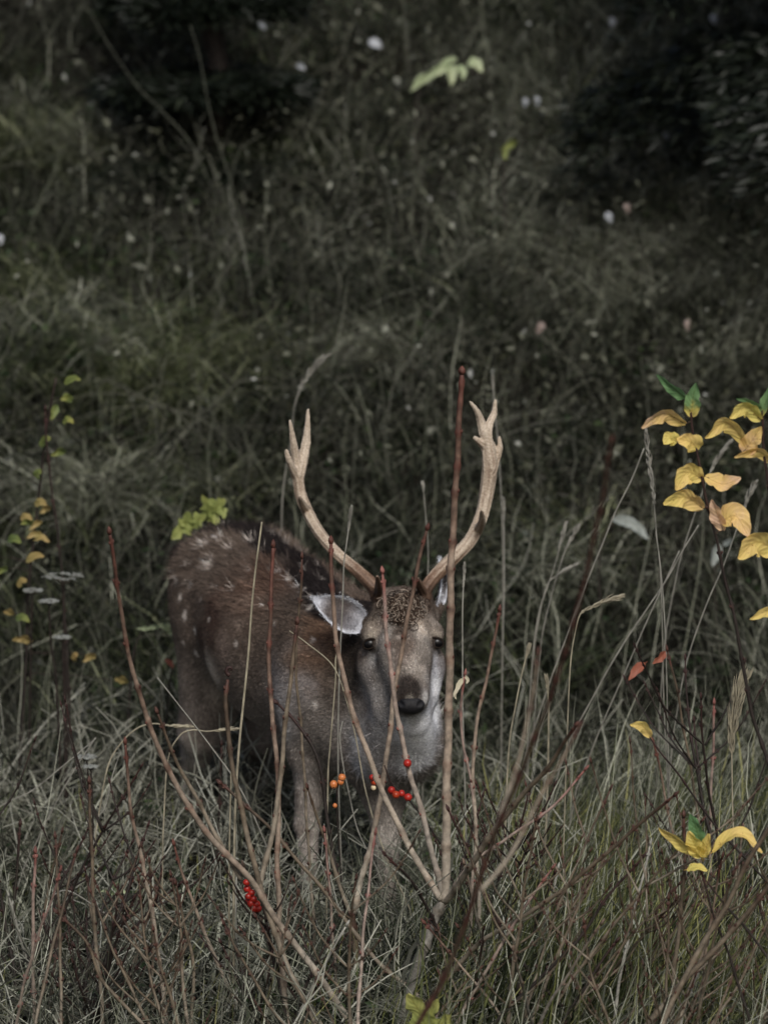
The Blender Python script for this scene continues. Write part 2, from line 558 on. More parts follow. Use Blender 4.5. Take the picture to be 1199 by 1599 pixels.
# extra pale mats where the slope shows them
mats = [(70, 520), (150, 560), (220, 540), (250, 600), (120, 620), (60, 470), (150, 300), (90, 250), (60, 230), (180, 250), (20, 240),
        (120, 780), (180, 790), (330, 770), (260, 650), (320, 560), (1000, 330), (1060, 400), (1120, 470), (1060, 330), (940, 300), (860, 190), (970, 210), (1100, 320),
        (780, 390), (840, 400), (900, 430), (430, 580), (550, 560), (620, 560), (1130, 560), (1000, 480), (820, 900), (900, 850)]
cx = [G(a, b) for a, b in mats]
allc = [(c[0], c[1], False) for c in cl] + [(c[0], c[1], True) for c in cx]
for x, y, pale in allc:
    nb = int(rng.uniform(80, 200)) * (2 if pale else 1)
    R = rng.uniform(.03, .11)
    xy = np.stack([x + N_(0, R, nb), y + N_(0, R, nb)], -1)
    az = np.arctan2(xy[:, 1] - y, xy[:, 0] - x) + N_(0, .7, nb)
    if pale: az = np.where(rng.random(nb) < .6, rng.choice([-.2, -2.9]) + N_(0, .5, nb), az)
    s0 = (.78 if pale else rng.beta(1.4, 2.4) * .85 * min(1, .5 + abs(x + .1) * .6))
    hk = .75 if y > 2 else 1.0
    olive = (x < -.25 and rng.random() < .55) or rng.random() < .12
    blades(mo if olive else mb, xy, rng.uniform(.10, .34, nb) * rng.uniform(.7, 1.2) * hk, rng.uniform(.003, .0075, nb), rng.uniform(.2, .9, nb), rng.uniform(.3, 1.5, nb), s0 - .04 + N_(0, .26, nb) + .4 * (rng.random(nb) < .07), 5, az=az, wig=.22)
tag(mo.build('olive_tussocks', M['olive']), 'soft olive green tussocks on the left of the slope', 'grass', kind='stuff')
tag(mb.build('matted_grass', M['grass_dry']), 'matted grey tussocks of dead grass on the slope', 'grass', kind='stuff')

# fine upright stems, everywhere
mb = MB()
xy = in_view(2600, -1.0, 7.0, .4, dens=dn(2.2, 61, .1))
blades(mb, xy, rng.uniform(.2, .62, len(xy)) * np.where(xy[:, 1] > 2, .7, 1), rng.uniform(.0016, .0034, len(xy)), np.abs(N_(.15, .18, len(xy))), np.abs(N_(.1, .2, len(xy))).clip(0, .8),
       .45 + N_(0, .28, len(xy)), 6, wig=.09)
tag(mb.build('dry_stalks', M['grass_dry']), 'thin upright dry stalks scattered over the bank', 'grass', kind='stuff')

# leaf litter
mb = MB()
n = 24000
xy = in_view(n, -1.0, 8.0, .4, dens=lambda x, y: np.clip(.2 + .6 * vnoise(x, y, 3, 71) + .14 * (y - 2) + .25 * x, .04, 1))
z = g(xy[:, 0], xy[:, 1]) + rng.uniform(.0, .20, n) * np.where(xy[:, 1] > 2.2, 1.6, .6)
c = np.stack([xy[:, 0], xy[:, 1], z], -1)
a = N_(0, 1, (n, 3)); a /= np.linalg.norm(a, axis=1)[:, None]
b_ = np.cross(a, N_(0, 1, (n, 3))); b_ /= np.linalg.norm(b_, axis=1)[:, None]
nn = np.cross(a, b_)
L_ = rng.uniform(.005, .016, n)[:, None] * (1 + .5 * (rng.random(n) < .1))[:, None]; Wd = L_ * rng.uniform(.4, .7, n)[:, None]
V = np.stack([c - a * L_, c - a * L_ * .1 + b_ * Wd + nn * Wd * .4, c + a * L_, c - a * L_ * .1 - b_ * Wd + nn * Wd * .4], 1)
base = np.arange(n)[:, None] * 4
sh = (rng.beta(1.5, 2.0, n))
mb.add(V.reshape(-1, 3), [np.concatenate([base, base + 1, base + 2], 1), np.concatenate([base, base + 2, base + 3], 1)], shade=np.repeat(sh, 4))
tag(mb.build('leaf_litter', M['litter'], smooth=False), 'small curled dead leaves scattered on the bank', 'leaf litter', kind='stuff')


# dead weed tangle: short wandering stems with side twigs
def weeds(mb, n, y0, y1, hmin, hmax, dens=None, thick=1.0, shade=.45, side=.5):
    xy = in_view(n, y0, y1, .3, dens=dens)
    for (x, y) in xy:
        h = random.uniform(hmin, hmax)
        k = 7
        dr = np.array([random.gauss(0, side), random.gauss(0, side), 1.0])
        p = np.array([x, y, float(g(x, y)) - .01])
        pts = [p]
        for i in range(k):
            dr = dr + np.array([random.gauss(0, .22), random.gauss(0, .22), random.gauss(0, .12) - .03])
            p = p + dr / np.linalg.norm(dr) * h / k
            pts.append(p)
        r = np.linspace(.0016, .0006, k + 1) * thick * random.uniform(.7, 1.4)
        s0 = np.clip(random.gauss(shade, .22), 0, 1)
        tube(mb, np.array(pts), r, 3, False, shade=s0)
        for j in range(random.randint(1, 4)):
            i = random.randint(2, k - 1)
            q = pts[i]; d2 = (pts[i + 1] - pts[i]) / np.linalg.norm(pts[i + 1] - pts[i]) + np.array([random.gauss(0, .8), random.gauss(0, .8), random.gauss(0, .4)])
            d2 /= np.linalg.norm(d2)
            l = h * random.uniform(.1, .35)
            q1 = q + d2 * l * .5 + np.array([0, 0, .02 * l]); q2 = q1 + (d2 + np.array([random.gauss(0, .3), random.gauss(0, .3), random.gauss(.1, .3)])) * l * .5
            tube(mb, np.array([q, q1, q2]), r[-1] * .9, 3, False, shade=s0)


mb = MB()
weeds(mb, 4300, .8, 7.0, .10, .42, thick=.85, shade=.5, side=.8)
weeds(mb, 900, 1.2, 6.5, .25, .6, dens=dn(2.5, 130, .05), thick=.9, shade=.25, side=.35)
tag(mb.build('weed_tangle', M['weed']), 'fine tangle of dead weed stems behind the deer', 'dead weeds', kind='stuff')
mb = MB()
weeds(mb, 1700, -1.5, 1.2, .1, .42, dens=lambda x, y: np.clip(.6 - .5 * x, .25, 1), thick=1.7, shade=.74, side=.9)
tag(mb.build('twig_tangle', M['weed']), 'grey brittle twigs tangled low in front of the deer', 'dead weeds', kind='stuff')

mb = MB()
xy = in_view(1300, -1.5, .8, .3, dens=lambda x, y: np.clip(.5 + .6 * vnoise(x, y, 7, 83), .05, 1))
blades(mb, xy, rng.uniform(.12, .4, len(xy)), rng.uniform(.004, .009, len(xy)), rng.uniform(.1, .7, len(xy)), rng.uniform(.5, 1.5, len(xy)), .82 + N_(0, .15, len(xy)), 7, wig=.35)
tag(mb.build('curled_blades', M['grass_dry']), 'pale curled dead grass blades in the thicket', 'grass', kind='stuff')

# near-black leaf clumps added to put shade into the hollows of the bank
mb = MB(); mw = MB()
holes = [(620, 330), (620, 430), (560, 480), (380, 570), (230, 310), (110, 700), (450, 330), (700, 600), (560, 640), (300, 700), (880, 560), (640, 160), (470, 180), (730, 450), (900, 700), (400, 700), (1010, 640), (200, 420), (330, 400), (540, 330),
         (760, 560), (480, 460), (130, 380), (620, 700), (840, 780), (20, 760), (1150, 780), (690, 260), (560, 230), (820, 470), (940, 420), (430, 640), (880, 900), (60, 1080), (200, 1000), (160, 900), (1100, 930), (1180, 640)]
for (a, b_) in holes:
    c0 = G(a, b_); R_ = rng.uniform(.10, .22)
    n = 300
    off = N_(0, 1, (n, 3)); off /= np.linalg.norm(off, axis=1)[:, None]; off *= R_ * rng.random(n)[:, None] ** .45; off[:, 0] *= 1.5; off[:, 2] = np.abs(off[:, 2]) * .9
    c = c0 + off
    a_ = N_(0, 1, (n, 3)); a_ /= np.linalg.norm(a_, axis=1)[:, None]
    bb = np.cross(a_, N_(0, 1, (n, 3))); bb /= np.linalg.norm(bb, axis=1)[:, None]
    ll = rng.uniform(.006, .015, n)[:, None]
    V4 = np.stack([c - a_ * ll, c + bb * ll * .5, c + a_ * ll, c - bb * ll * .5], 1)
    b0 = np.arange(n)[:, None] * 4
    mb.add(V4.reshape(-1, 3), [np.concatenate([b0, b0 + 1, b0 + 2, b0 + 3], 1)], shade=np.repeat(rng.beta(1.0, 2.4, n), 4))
    for k in range(16):
        st = c0 + np.array([random.gauss(0, R_ * .6), random.gauss(0, R_ * .5), -.02]); d_ = np.array([random.gauss(0, .7), random.gauss(0, .5), 1.1])
        pts = [st]
        for j in range(6):
            d_ = d_ + np.array([random.gauss(0, .2), random.gauss(0, .2), -.28]); pts.append(pts[-1] + d_ / np.linalg.norm(d_) * R_ * .5)
        tube(mw, np.array(pts), np.linspace(.0022, .001, 7), 3, False, shade=random.uniform(0, .7))
tag(mb.build('shade_clump_leaves', M['shade_clump'], smooth=False), 'near-black leaves added as shade in the hollows of the bank', 'brambles', kind='stuff')
tag(mw.build('shade_clump_canes', M['weed']), 'arching thin canes added to the shade clumps on the bank', 'brambles', kind='stuff')

mb = MB()
xy = in_view(700, -1.5, 1.2, .3)
n = len(xy)
blades(mb, xy, rng.uniform(.15, .5, n), rng.uniform(.006, .012, n), rng.uniform(.3, 1.6, n), rng.uniform(.2, 1.2, n), rng.beta(1.2, 1.6, n), 5, wig=.2)
tag(mb.build('broad_dead_blades', M['weed']), 'broad flattened dead blades lying over the ground', 'grass', kind='stuff')

# small ground herbs, dull green
mb = MB()
n = 9000
cl = in_view(260, -1.2, 7, .3)
cc = cl[rng.integers(0, len(cl), n)] + N_(0, .045, (n, 2))
z = g(cc[:, 0], cc[:, 1]) + rng.uniform(.01, .11, n)
c = np.stack([cc[:, 0], cc[:, 1], z], -1)
a = N_(0, 1, (n, 3)); a[:, 2] *= .4; a /= np.linalg.norm(a, axis=1)[:, None]
b_ = np.cross(a, np.array([0, 0, 1.0]) + N_(0, .5, (n, 3))); b_ /= np.linalg.norm(b_, axis=1)[:, None]
L_ = rng.uniform(.006, .018, n)[:, None]; Wd = L_ * .45
V = np.stack([c - a * L_, c + b_ * Wd, c + a * L_ - np.array([0, 0, .004]), c - b_ * Wd], 1)
base = np.arange(n)[:, None] * 4
mb.add(V.reshape(-1, 3), [np.concatenate([base, base + 1, base + 2, base + 3], 1)], shade=np.repeat(rng.beta(2, 2.5, n), 4))
tag(mb.build('low_herbs', M['herb'], smooth=False), 'patches of small dull green leaves low on the bank', 'ground cover', kind='stuff')


# ------------------------------------------------------------------ conifers (dark, upper right; the upper left one stands in for a shadow)
def bough(parent, base, az, L, droop, n, spread=.5, name='bough'):
    mb = MB()
    d = np.array([math.cos(az), math.sin(az), 0]); s_ = np.array([-d[1], d[0], 0])
    ts = np.linspace(0, 1, 9)
    axis = np.array([base + d * L * t + np.array([0, 0, 1]) * (-droop * t ** 1.6) for t in ts])
    tube(mb, axis, np.linspace(.02, .003, 9) * L, 5, True, shade=0.0)
    t = rng.random(n) ** .8
    ci = np.stack([np.interp(t, ts, axis[:, k]) for k in range(3)], -1)
    side = rng.uniform(-1, 1, n) * spread * L * (1 - t * .75)
    hang = -np.abs(N_(0, .09, n)) * L - .12 * np.abs(side)
    c = ci + s_ * side[:, None] + d * (np.abs(side) * .45)[:, None] + np.array([0, 0, 1]) * hang[:, None]
    # needle sprays: thin twigs with blade pairs
    dirv = s_ * np.sign(side)[:, None] * .7 + d * .7 + N_(0, .35, (n, 3)) + np.array([0, 0, -.25])
    dirv /= np.linalg.norm(dirv, axis=1)[:, None]
    w_ = np.cross(dirv, N_(0, 1, (n, 3))); w_ /= np.linalg.norm(w_, axis=1)[:, None]
    ll = rng.uniform(.03, .07, n)[:, None]
    V = np.stack([c, c + dirv * ll * .5 + w_ * .006, c + dirv * ll, c + dirv * ll * .5 - w_ * .006], 1)
    b0 = np.arange(n)[:, None] * 4
    mb.add(V.reshape(-1, 3), [np.concatenate([b0, b0 + 1, b0 + 2, b0 + 3], 1)], shade=np.repeat(rng.beta(2, 3, n), 4))
    return mb.build(name, M['needles'], parent, smooth=False)


def conifer(x, y, H, label, r0, whorls, n, z0=.9, spreads=.45, Lmax=1.6, droopf=.4):
    base = np.array([x, y, float(g(x, y))])
    t = empty('spruce_tree', base, label, 'tree')
    mb = MB()
    p = np.array([base + np.array([.05 * math.sin(k), .04 * math.cos(k * 1.3), H * k / 10 - .05]) for k in range(11)])
    tube(mb, p, np.linspace(r0, r0 * .1, 11), 12, True, age=np.linspace(.6, 1, 11))
    mb.build('trunk', M['bark_dark'], t)
    for k in range(whorls):
        f = k / (whorls - 1)
        z = z0 + (H - z0 - .1) * f
        for j in range(6):
            a = j / 6 * 2 * math.pi + k * .55 + random.uniform(-.2, .2)
            L = Lmax * (1 - f) ** .8 * random.uniform(.85, 1.1) + .12
            bough(t, base + np.array([0, 0, z]), a, L, L * droopf * random.uniform(.8, 1.3), int(n * (L / Lmax + .15)), spreads)
    return t


conifer(1.60, 3.7, 4.6, 'dark spruce whose drooping boughs hang into the upper right corner', .08, 10, 2400, z0=.80, Lmax=.98, droopf=.34, spreads=.6)
_gp = G(318, 262)
conifer(float(_gp[0]), float(_gp[1]), 1.9, 'small dark bush added as a trunk-like shadow near the upper left', .04, 8, 900, z0=.05, Lmax=.20, droopf=.15, spreads=.8)  # dark conifer put in where a patch of shadow lies

# ------------------------------------------------------------------ signed-distance mesher for the animal
def rcone(a, b, ra, rb):
    a = np.asarray(a, float); b = np.asarray(b, float)

    def f(X, Y, Z):
        ba = b - a; l2 = ba.dot(ba) + 1e-12
        px, py, pz = X - a[0], Y - a[1], Z - a[2]
        h = np.clip((px * ba[0] + py * ba[1] + pz * ba[2]) / l2, 0, 1)
        return np.sqrt((px - ba[0] * h) ** 2 + (py - ba[1] * h) ** 2 + (pz - ba[2] * h) ** 2) - (ra + (rb - ra) * h)
    r = max(ra, rb)
    return f, np.minimum(a, b) - r, np.maximum(a, b) + r


def elli(c, rad, th=0, pitch=0):
    c = np.asarray(c, float)
    A = np.array([math.sin(th), -math.cos(th), 0]); L = np.array([math.cos(th), math.sin(th), 0]); U = np.array([0, 0, 1.0])
    if pitch:
        A2 = A * math.cos(pitch) + U * math.sin(pitch); U = U * math.cos(pitch) - A * math.sin(pitch); A = A2
    ra, rl, rv = rad

    def f(X, Y, Z):
        x, y, z = X - c[0], Y - c[1], Z - c[2]
        u = x * A[0] + y * A[1] + z * A[2]; v = x * L[0] + y * L[1] + z * L[2]; w = x * U[0] + y * U[1] + z * U[2]
        k0 = np.sqrt((u / ra) ** 2 + (v / rl) ** 2 + (w / rv) ** 2)
        k1 = np.sqrt((u / ra ** 2) ** 2 + (v / rl ** 2) ** 2 + (w / rv ** 2) ** 2) + 1e-9
        return k0 * (k0 - 1) / k1
    ext = np.sqrt((A * ra) ** 2 + (L * rl) ** 2 + (U * rv) ** 2)
    return f, c - ext, c + ext


def mesh_sdf(prims, h):
    """prims: (f, lo, hi), k, sign"""
    lo = np.min([p[0][1] for p in prims if p[2] > 0], axis=0) - 4 * h
    hi = np.max([p[0][2] for p in prims if p[2] > 0], axis=0) + 4 * h
    n = np.ceil((hi - lo) / h).astype(int) + 1
    F = np.full(n, .06, np.float32)
    ax = [lo[i] + np.arange(n[i]) * h for i in range(3)]
    for (f, a, b), k, sg in prims:
        m = max(k * 1.2, 3 * h) + .01
        i0 = np.clip(((a - m - lo) / h).astype(int), 0, n); i1 = np.clip(((b + m - lo) / h).astype(int) + 2, 0, n)
        sl = tuple(slice(i0[i], i1[i]) for i in range(3))
        X, Y, Z = np.meshgrid(ax[0][sl[0]], ax[1][sl[1]], ax[2][sl[2]], indexing='ij', sparse=True)
        d = f(X, Y, Z).astype(np.float32)
        cur = F[sl]
        if sg > 0:
            hh = np.clip(k - np.abs(cur - d), 0, None) / k
            F[sl] = np.minimum(cur, d) - hh * hh * k * .25
        else:
            d = -d
            hh = np.clip(k - np.abs(cur - d), 0, None) / k
            F[sl] = np.maximum(cur, d) + hh * hh * k * .25
    ins = F < 0
    c = [ins[i:n[0] - 1 + i, j:n[1] - 1 + j, k:n[2] - 1 + k] for i in (0, 1) for j in (0, 1) for k in (0, 1)]
    sm = sum(x.astype(np.int8) for x in c)
    act = (sm > 0) & (sm < 8)
    idx = np.full(act.shape, -1, np.int64)
    I = np.argwhere(act)
    idx[act] = np.arange(len(I))
    acc = np.zeros((len(I), 3)); cnt = np.zeros(len(I))
    offs = [(i, j, k) for i in (0, 1) for j in (0, 1) for k in (0, 1)]
    val = {o: F[I[:, 0] + o[0], I[:, 1] + o[1], I[:, 2] + o[2]] for o in offs}
    for o in offs:
        for axis in range(3):
            if o[axis] == 0:
                o2 = list(o); o2[axis] = 1; o2 = tuple(o2)
                a, b = val[o], val[o2]
                cr = (a < 0) != (b < 0)
                t = np.where(cr, a / np.where(cr, a - b, 1), 0)
                p = np.array(o, float)[None] + np.eye(3)[axis][None] * t[:, None]
                acc += p * cr[:, None]; cnt += cr
    V = lo + (I + acc / cnt[:, None]) * h
    Q = []
    for axis in range(3):
        u, v = [(1, 2), (2, 0), (0, 1)][axis]
        s0 = [slice(None)] * 3; s1 = [slice(None)] * 3
        s0[axis] = slice(0, -1); s1[axis] = slice(1, None)
        a = ins[tuple(s0)]; b = ins[tuple(s1)]
        e = np.argwhere(a != b)
        e = e[(e[:, u] > 0) & (e[:, v] > 0) & (e[:, u] < n[u] - 1) & (e[:, v] < n[v] - 1)]
        inside = ins[e[:, 0], e[:, 1], e[:, 2]]
        q = []
        for du, dv in ((0, 0), (-1, 0), (-1, -1), (0, -1)):
            w = e.copy(); w[:, u] += du; w[:, v] += dv
            q.append(idx[w[:, 0], w[:, 1], w[:, 2]])
        q = np.stack(q, -1)
        q[~inside] = q[~inside][:, ::-1]
        Q.append(q)
    Q = np.concatenate(Q)
    return V, Q


def v_normals(V, Q):
    nrm = np.zeros_like(V)
    fn = np.cross(V[Q[:, 2]] - V[Q[:, 0]], V[Q[:, 3]] - V[Q[:, 1]])
    for k in range(4): np.add.at(nrm, Q[:, k], fn)
    return nrm / (np.linalg.norm(nrm, axis=1)[:, None] + 1e-12)


def smooth_mesh(V, Q, it=2):
    E = np.concatenate([Q[:, [0, 1]], Q[:, [1, 2]], Q[:, [2, 3]], Q[:, [3, 0]]])
    for _ in range(it):
        acc = np.zeros_like(V); cnt = np.zeros(len(V))
        np.add.at(acc, E[:, 0], V[E[:, 1]]); np.add.at(cnt, E[:, 0], 1)
        np.add.at(acc, E[:, 1], V[E[:, 0]]); np.add.at(cnt, E[:, 1], 1)
        V = V * .5 + .5 * acc / cnt[:, None]
    return V


# ------------------------------------------------------------------ fallow deer
deer = empty('fallow_deer', (float(W(450, 1400, .3)[0]), .3, float(g(W(450, 1400, .3)[0], .3))),
             'spotted brown fallow buck with pale antlers, standing in the undergrowth and facing the viewer', 'deer')
R30, R25, R20 = math.radians(32), math.radians(26), math.radians(20)
B = []


def ad(pr, k=.05, s=1): B.append((pr, k, s))


# trunk
ad(elli(W(388, 942, .66), (.22, .146, .172), R30))
ad(elli(W(337, 925, .74), (.10, .085, .12), R30), .06)
ad(elli(W(450, 1005, .38), (.30, .160, .190), R25, math.radians(-4)), .07)
ad(elli(W(532, 1060, .13), (.22, .135, .190), R20), .07)
ad(elli(W(520, 985, .15), (.15, .045, .065), R20), .06)
ad(elli(W(590, 1130, .0), (.13, .105, .13), R20), .06)
# neck
ad(rcone(W(548, 1035, .10), W(615, 1010, -.08), .115, .078), .05)
ad(rcone(W(628, 1040, -.11), W(612, 1165, -.05), .070, .085), .05)
ad(rcone(W(648, 1120, -.115), W(640, 1175, -.09), .046, .04), .04)
ad(rcone(W(646, 1126, -.235), W(650, 1165, -.13), .034, .052), .04)
ad(rcone(W(612, 1110, -.20), W(608, 1160, -.11), .040, .060), .045)
# right hind leg
ad(rcone(W(362, 985, .67), W(316, 1140, .72), .125, .052), .05)
ad(rcone(W(316, 1140, .72), W(301, 1205, .80), .050, .027), .025)
ad(rcone(W(301, 1205, .80), W(292, 1345, .755), .026, .017), .015)
ad(rcone(W(292, 1345, .755), W(290, 1370, .73), .019, .017), .012)
# left hind leg
ad(rcone(W(440, 1010, .75), W(410, 1150, .83), .11, .05), .05)
ad(rcone(W(410, 1150, .83), W(400, 1210, .92), .045, .025), .025)
ad(rcone(W(400, 1210, .92), W(394, 1340, .87), .024, .017), .015)
ad(rcone(W(394, 1340, .87), W(392, 1362, .85), .019, .017), .012)
# right foreleg
ad(rcone(W(520, 1050, .08), W(492, 1165, .10), .105, .055), .05)
ad(rcone(W(492, 1165, .10), W(480, 1285, .12), .046, .026), .03)
ad(rcone(W(480, 1285, .12), W(482, 1385, .12), .025, .017), .015)
ad(rcone(W(482, 1385, .12), W(484, 1410, .10), .020, .018), .012)
# left foreleg
ad(rcone(W(592, 1130, .0), W(600, 1235, -.01), .085, .046), .04)
ad(rcone(W(600, 1235, -.01), W(604, 1325, -.01), .040, .027), .025)
ad(rcone(W(604, 1325, -.01), W(605, 1420, -.01), .025, .017), .015)
ad(rcone(W(605, 1420, -.01), W(606, 1445, -.03), .020, .018), .012)
# tail stub
ad(rcone(W(285, 868, .88), W(282, 960, .95), .028, .018), .03)
# head
HEADC = W(629, 1000, -.18)
ad(elli(W(627, 962, -.12), (.068, .066, .060), math.radians(6)), .03)
ad(rcone(W(628, 968, -.155), W(632, 1020, -.225), .056, .048), .03)
ad(rcone(W(633, 1025, -.23), W(640, 1086, -.315), .048, .036), .03)
ad(rcone(W(628, 1045, -.16), W(640, 1098, -.265), .060, .034), .045)
ad(rcone(W(588, 1040, -.155), W(610, 1084, -.20), .034, .028), .04)
ad(rcone(W(670, 1040, -.155), W(662, 1084, -.20), .030, .026), .04)
ad(rcone(W(583, 990, -.165), W(590, 1003, -.18), .027, .024), .02)
ad(rcone(W(673, 990, -.165), W(668, 1003, -.18), .027, .024), .02)
ad(rcone(W(606, 955, -.14), W(593, 930, -.145), .020, .018), .02)
ad(rcone(W(652, 952, -.14), W(662, 930, -.145), .020, .018), .02)
# ear roots
ad(rcone(W(588, 975, -.11), W(564, 968, -.095), .024, .020), .02)
ad(rcone(W(668, 965, -.10), W(680, 950, -.085), .022, .017), .02)
# nostril / mouth relief
ad(rcone(W(578, 1006, -.232), W(579, 1006, -.232), .012, .012), .012, -1)
ad(rcone(W(682, 1004, -.232), W(681, 1004, -.232), .012, .012), .012, -1)

V, Q = mesh_sdf(B, .005)
V = smooth_mesh(V, Q, 2)
NRM = v_normals(V, Q)
bvh = BVHTree.FromPolygons([tuple(p) for p in V], [tuple(int(i) for i in q) for q in Q])


def hit(px, py, fallback=None):
    d = ray(px, py)
    r_ = bvh.ray_cast(Vector(CAM), Vector(d).normalized())
    if r_[0] is None:
        n_ = bvh.find_nearest(Vector(W(px, py, fallback if fallback is not None else 0.)))
        return np.array(n_[0]), np.array(n_[1])
    return np.array(r_[0]), np.array(r_[1])


# coat colours: patches of its own, with some light and shade painted in
BROWN = np.array([.092, .070, .056]); DARK = np.array([.030, .020, .016]); GREY = np.array([.21, .18, .155]); PALE = np.array([.33, .30, .28])
WHITE = np.array([.66, .67, .72]); TAN = np.array([.31, .28, .25]); BLACK = np.array([.012, .010, .010])
zt = V[:, 2]
C = np.tile(BROWN, (len(V), 1))


def lerp(a, w, c): return a * (1 - w[:, None]) + np.asarray(c) * w[:, None]


def sstep(x, a, b):
    t = np.clip((x - a) / (b - a), 0, 1)
    return t * t * (3 - 2 * t)


nz = vnoise(V[:, 0] + V[:, 1] * .6, V[:, 2] + V[:, 1] * .5, 22, 91) * .03 + vnoise(V[:, 0] - V[:, 2], V[:, 1] + V[:, 2], 60, 92) * .02
C = lerp(C, sstep(zt + nz, .44, .26) * .85, GREY)          # flank greys towards the belly
C = lerp(C, sstep(zt + nz, .24, .14) * .7, np.array([.24, .21, .185]))
C = lerp(C, sstep(-NRM[:, 2], .5, .9) * (zt > .1) * .6, PALE)
hairdir_jit = None
SPX = {}


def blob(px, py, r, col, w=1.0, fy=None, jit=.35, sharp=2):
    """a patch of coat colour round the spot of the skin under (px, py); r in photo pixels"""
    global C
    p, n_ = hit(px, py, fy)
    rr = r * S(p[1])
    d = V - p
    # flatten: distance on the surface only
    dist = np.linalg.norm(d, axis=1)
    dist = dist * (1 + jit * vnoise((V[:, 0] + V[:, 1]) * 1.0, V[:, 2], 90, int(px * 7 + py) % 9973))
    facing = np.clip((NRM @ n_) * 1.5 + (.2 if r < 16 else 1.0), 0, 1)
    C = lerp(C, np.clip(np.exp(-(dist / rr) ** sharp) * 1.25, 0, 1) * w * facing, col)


# reddish saddle, darker patches
blob(420, 900, 70, [.125, .066, .045], .5)
blob(500, 1000, 60, [.125, .068, .040], .6)
blob(335, 950, 40, [.048, .028, .022], .75)
blob(315, 1000, 28, [.055, .034, .027], .6)
blob(330, 985, 30, [.055, .034, .027], .6)
blob(285, 1100, 40, [.14, .115, .10], .6)
blob(295, 1050, 30, [.16, .13, .11], .6)
blob(333, 1050, 26, [.50, .43, .36], 1.0)
blob(345, 1085, 28, [.40, .34, .29], .9)
blob(305, 1120, 30, [.27, .23, .20], .8)
blob(295, 1180, 34, [.46, .41, .37], .95)  # hind leg painted paler from here down, to make up for its shading
blob(292, 1260, 40, [.56, .50, .45], .95)
blob(290, 1330, 40, [.46, .41, .37], .95)
blob(372, 1160, 22, [.5, .48, .46], .8)
blob(350, 1010, 22, [.24, .18, .15], .6)
blob(440, 1090, 46, [.40, .365, .35], .85)
blob(400, 1130, 40, [.33, .29, .275], .8)
blob(480, 1075, 24, [.34, .31, .30], .6)
blob(375, 1110, 40, [.20, .165, .145], .5)
# shade between face and shoulder, painted dark into the coat
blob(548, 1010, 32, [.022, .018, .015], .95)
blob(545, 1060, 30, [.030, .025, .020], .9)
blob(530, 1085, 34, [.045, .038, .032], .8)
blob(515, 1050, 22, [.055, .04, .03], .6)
blob(495, 1140, 44, [.23, .20, .175], .8)
blob(480, 1220, 40, [.32, .285, .26], .9)  # forelegs painted paler too, so they look lit
blob(480, 1310, 44, [.34, .30, .27], .9)
blob(602, 1310, 44, [.30, .27, .24], .9)
blob(492, 1100, 8, PALE, .6)
# chest
blob(560, 1150, 40, [.24, .225, .215], .8)
blob(563, 1200, 20, [.40, .41, .45], .9)
blob(560, 1165, 16, [.34, .35, .38], .8)
blob(590, 1180, 30, [.26, .245, .24], .8)
blob(600, 1240, 26, [.24, .21, .19], .8)
blob(620, 1200, 26, [.22, .21, .22], .8)
# throat; neck side painted paler to offset the shadow of the head
blob(582, 1110, 36, [.36, .335, .32], .95)
blob(572, 1080, 24, [.36, .33, .31], .9)
blob(605, 1130, 24, [.38, .36, .35], .9)
blob(600, 1150, 34, [.36, .345, .34], .9)
blob(585, 1190, 30, [.34, .32, .31], .8)
blob(645, 1145, 26, WHITE * 1.05, .95)
blob(665, 1150, 32, WHITE * 1.1, 1.0)
blob(675, 1120, 24, WHITE * .9, .9)
blob(680, 1080, 24, WHITE * .8, .85)
blob(680, 1050, 20, WHITE * .7, .8)
blob(660, 1185, 22, WHITE * .95, .95)
# face
blob(629, 990, 58, TAN * 1.0, .95)
blob(585, 1090, 24, [.34, .31, .29], .9)
blob(668, 1110, 20, WHITE * .95, .9)
blob(600, 1060, 34, [.30, .275, .25], .9)
blob(572, 1050, 20, [.27, .24, .22], .8)
blob(583, 1030, 13, [.42, .40, .38], .8)
blob(605, 1095, 22, [.32, .295, .275], .8)
blob(678, 1035, 16, [.40, .39, .41], .85)
blob(668, 1065, 16, [.36, .33, .31], .85)
blob(664, 1090, 14, [.42, .40, .39], .85)
blob(648, 1045, 16, [.36, .32, .28], .8)
blob(634, 1008, 22, [.10, .076, .062], .95)
blob(612, 1005, 12, [.11, .085, .07], .8)
blob(628, 985, 18, [.075, .055, .045], .9)
blob(625, 1030, 16, [.12, .09, .075], .7)
blob(655, 970, 13, [.46, .38, .31], .9)
blob(662, 986, 11, [.50, .42, .35], .9)
blob(590, 982, 13, [.40, .33, .27], .85)
blob(600, 968, 11, [.34, .27, .22], .7)
blob(582, 965, 14, [.22, .18, .14], .6)
blob(625, 952, 22, [.055, .040, .032], .9)
blob(642, 958, 15, [.065, .045, .036], .85)
blob(628, 970, 14, [.06, .045, .036], .8)
blob(590, 945, 12, [.085, .06, .045], .7)
blob(668, 948, 12, [.10, .07, .055], .7)
# eye surrounds
for ex, ey in ((578, 1006), (681, 1004)):
    blob(ex, ey - 6, 14, [.36, .31, .25], .7, sharp=3, jit=.2)
    blob(ex + (2 if ex < 600 else -1), ey + 1, 12, [.03, .022, .018], 1., sharp=5, jit=.2)
blob(590, 1017, 5, [.05, .04, .03], .9)
blob(583, 988, 6, [.42, .36, .29], .6)
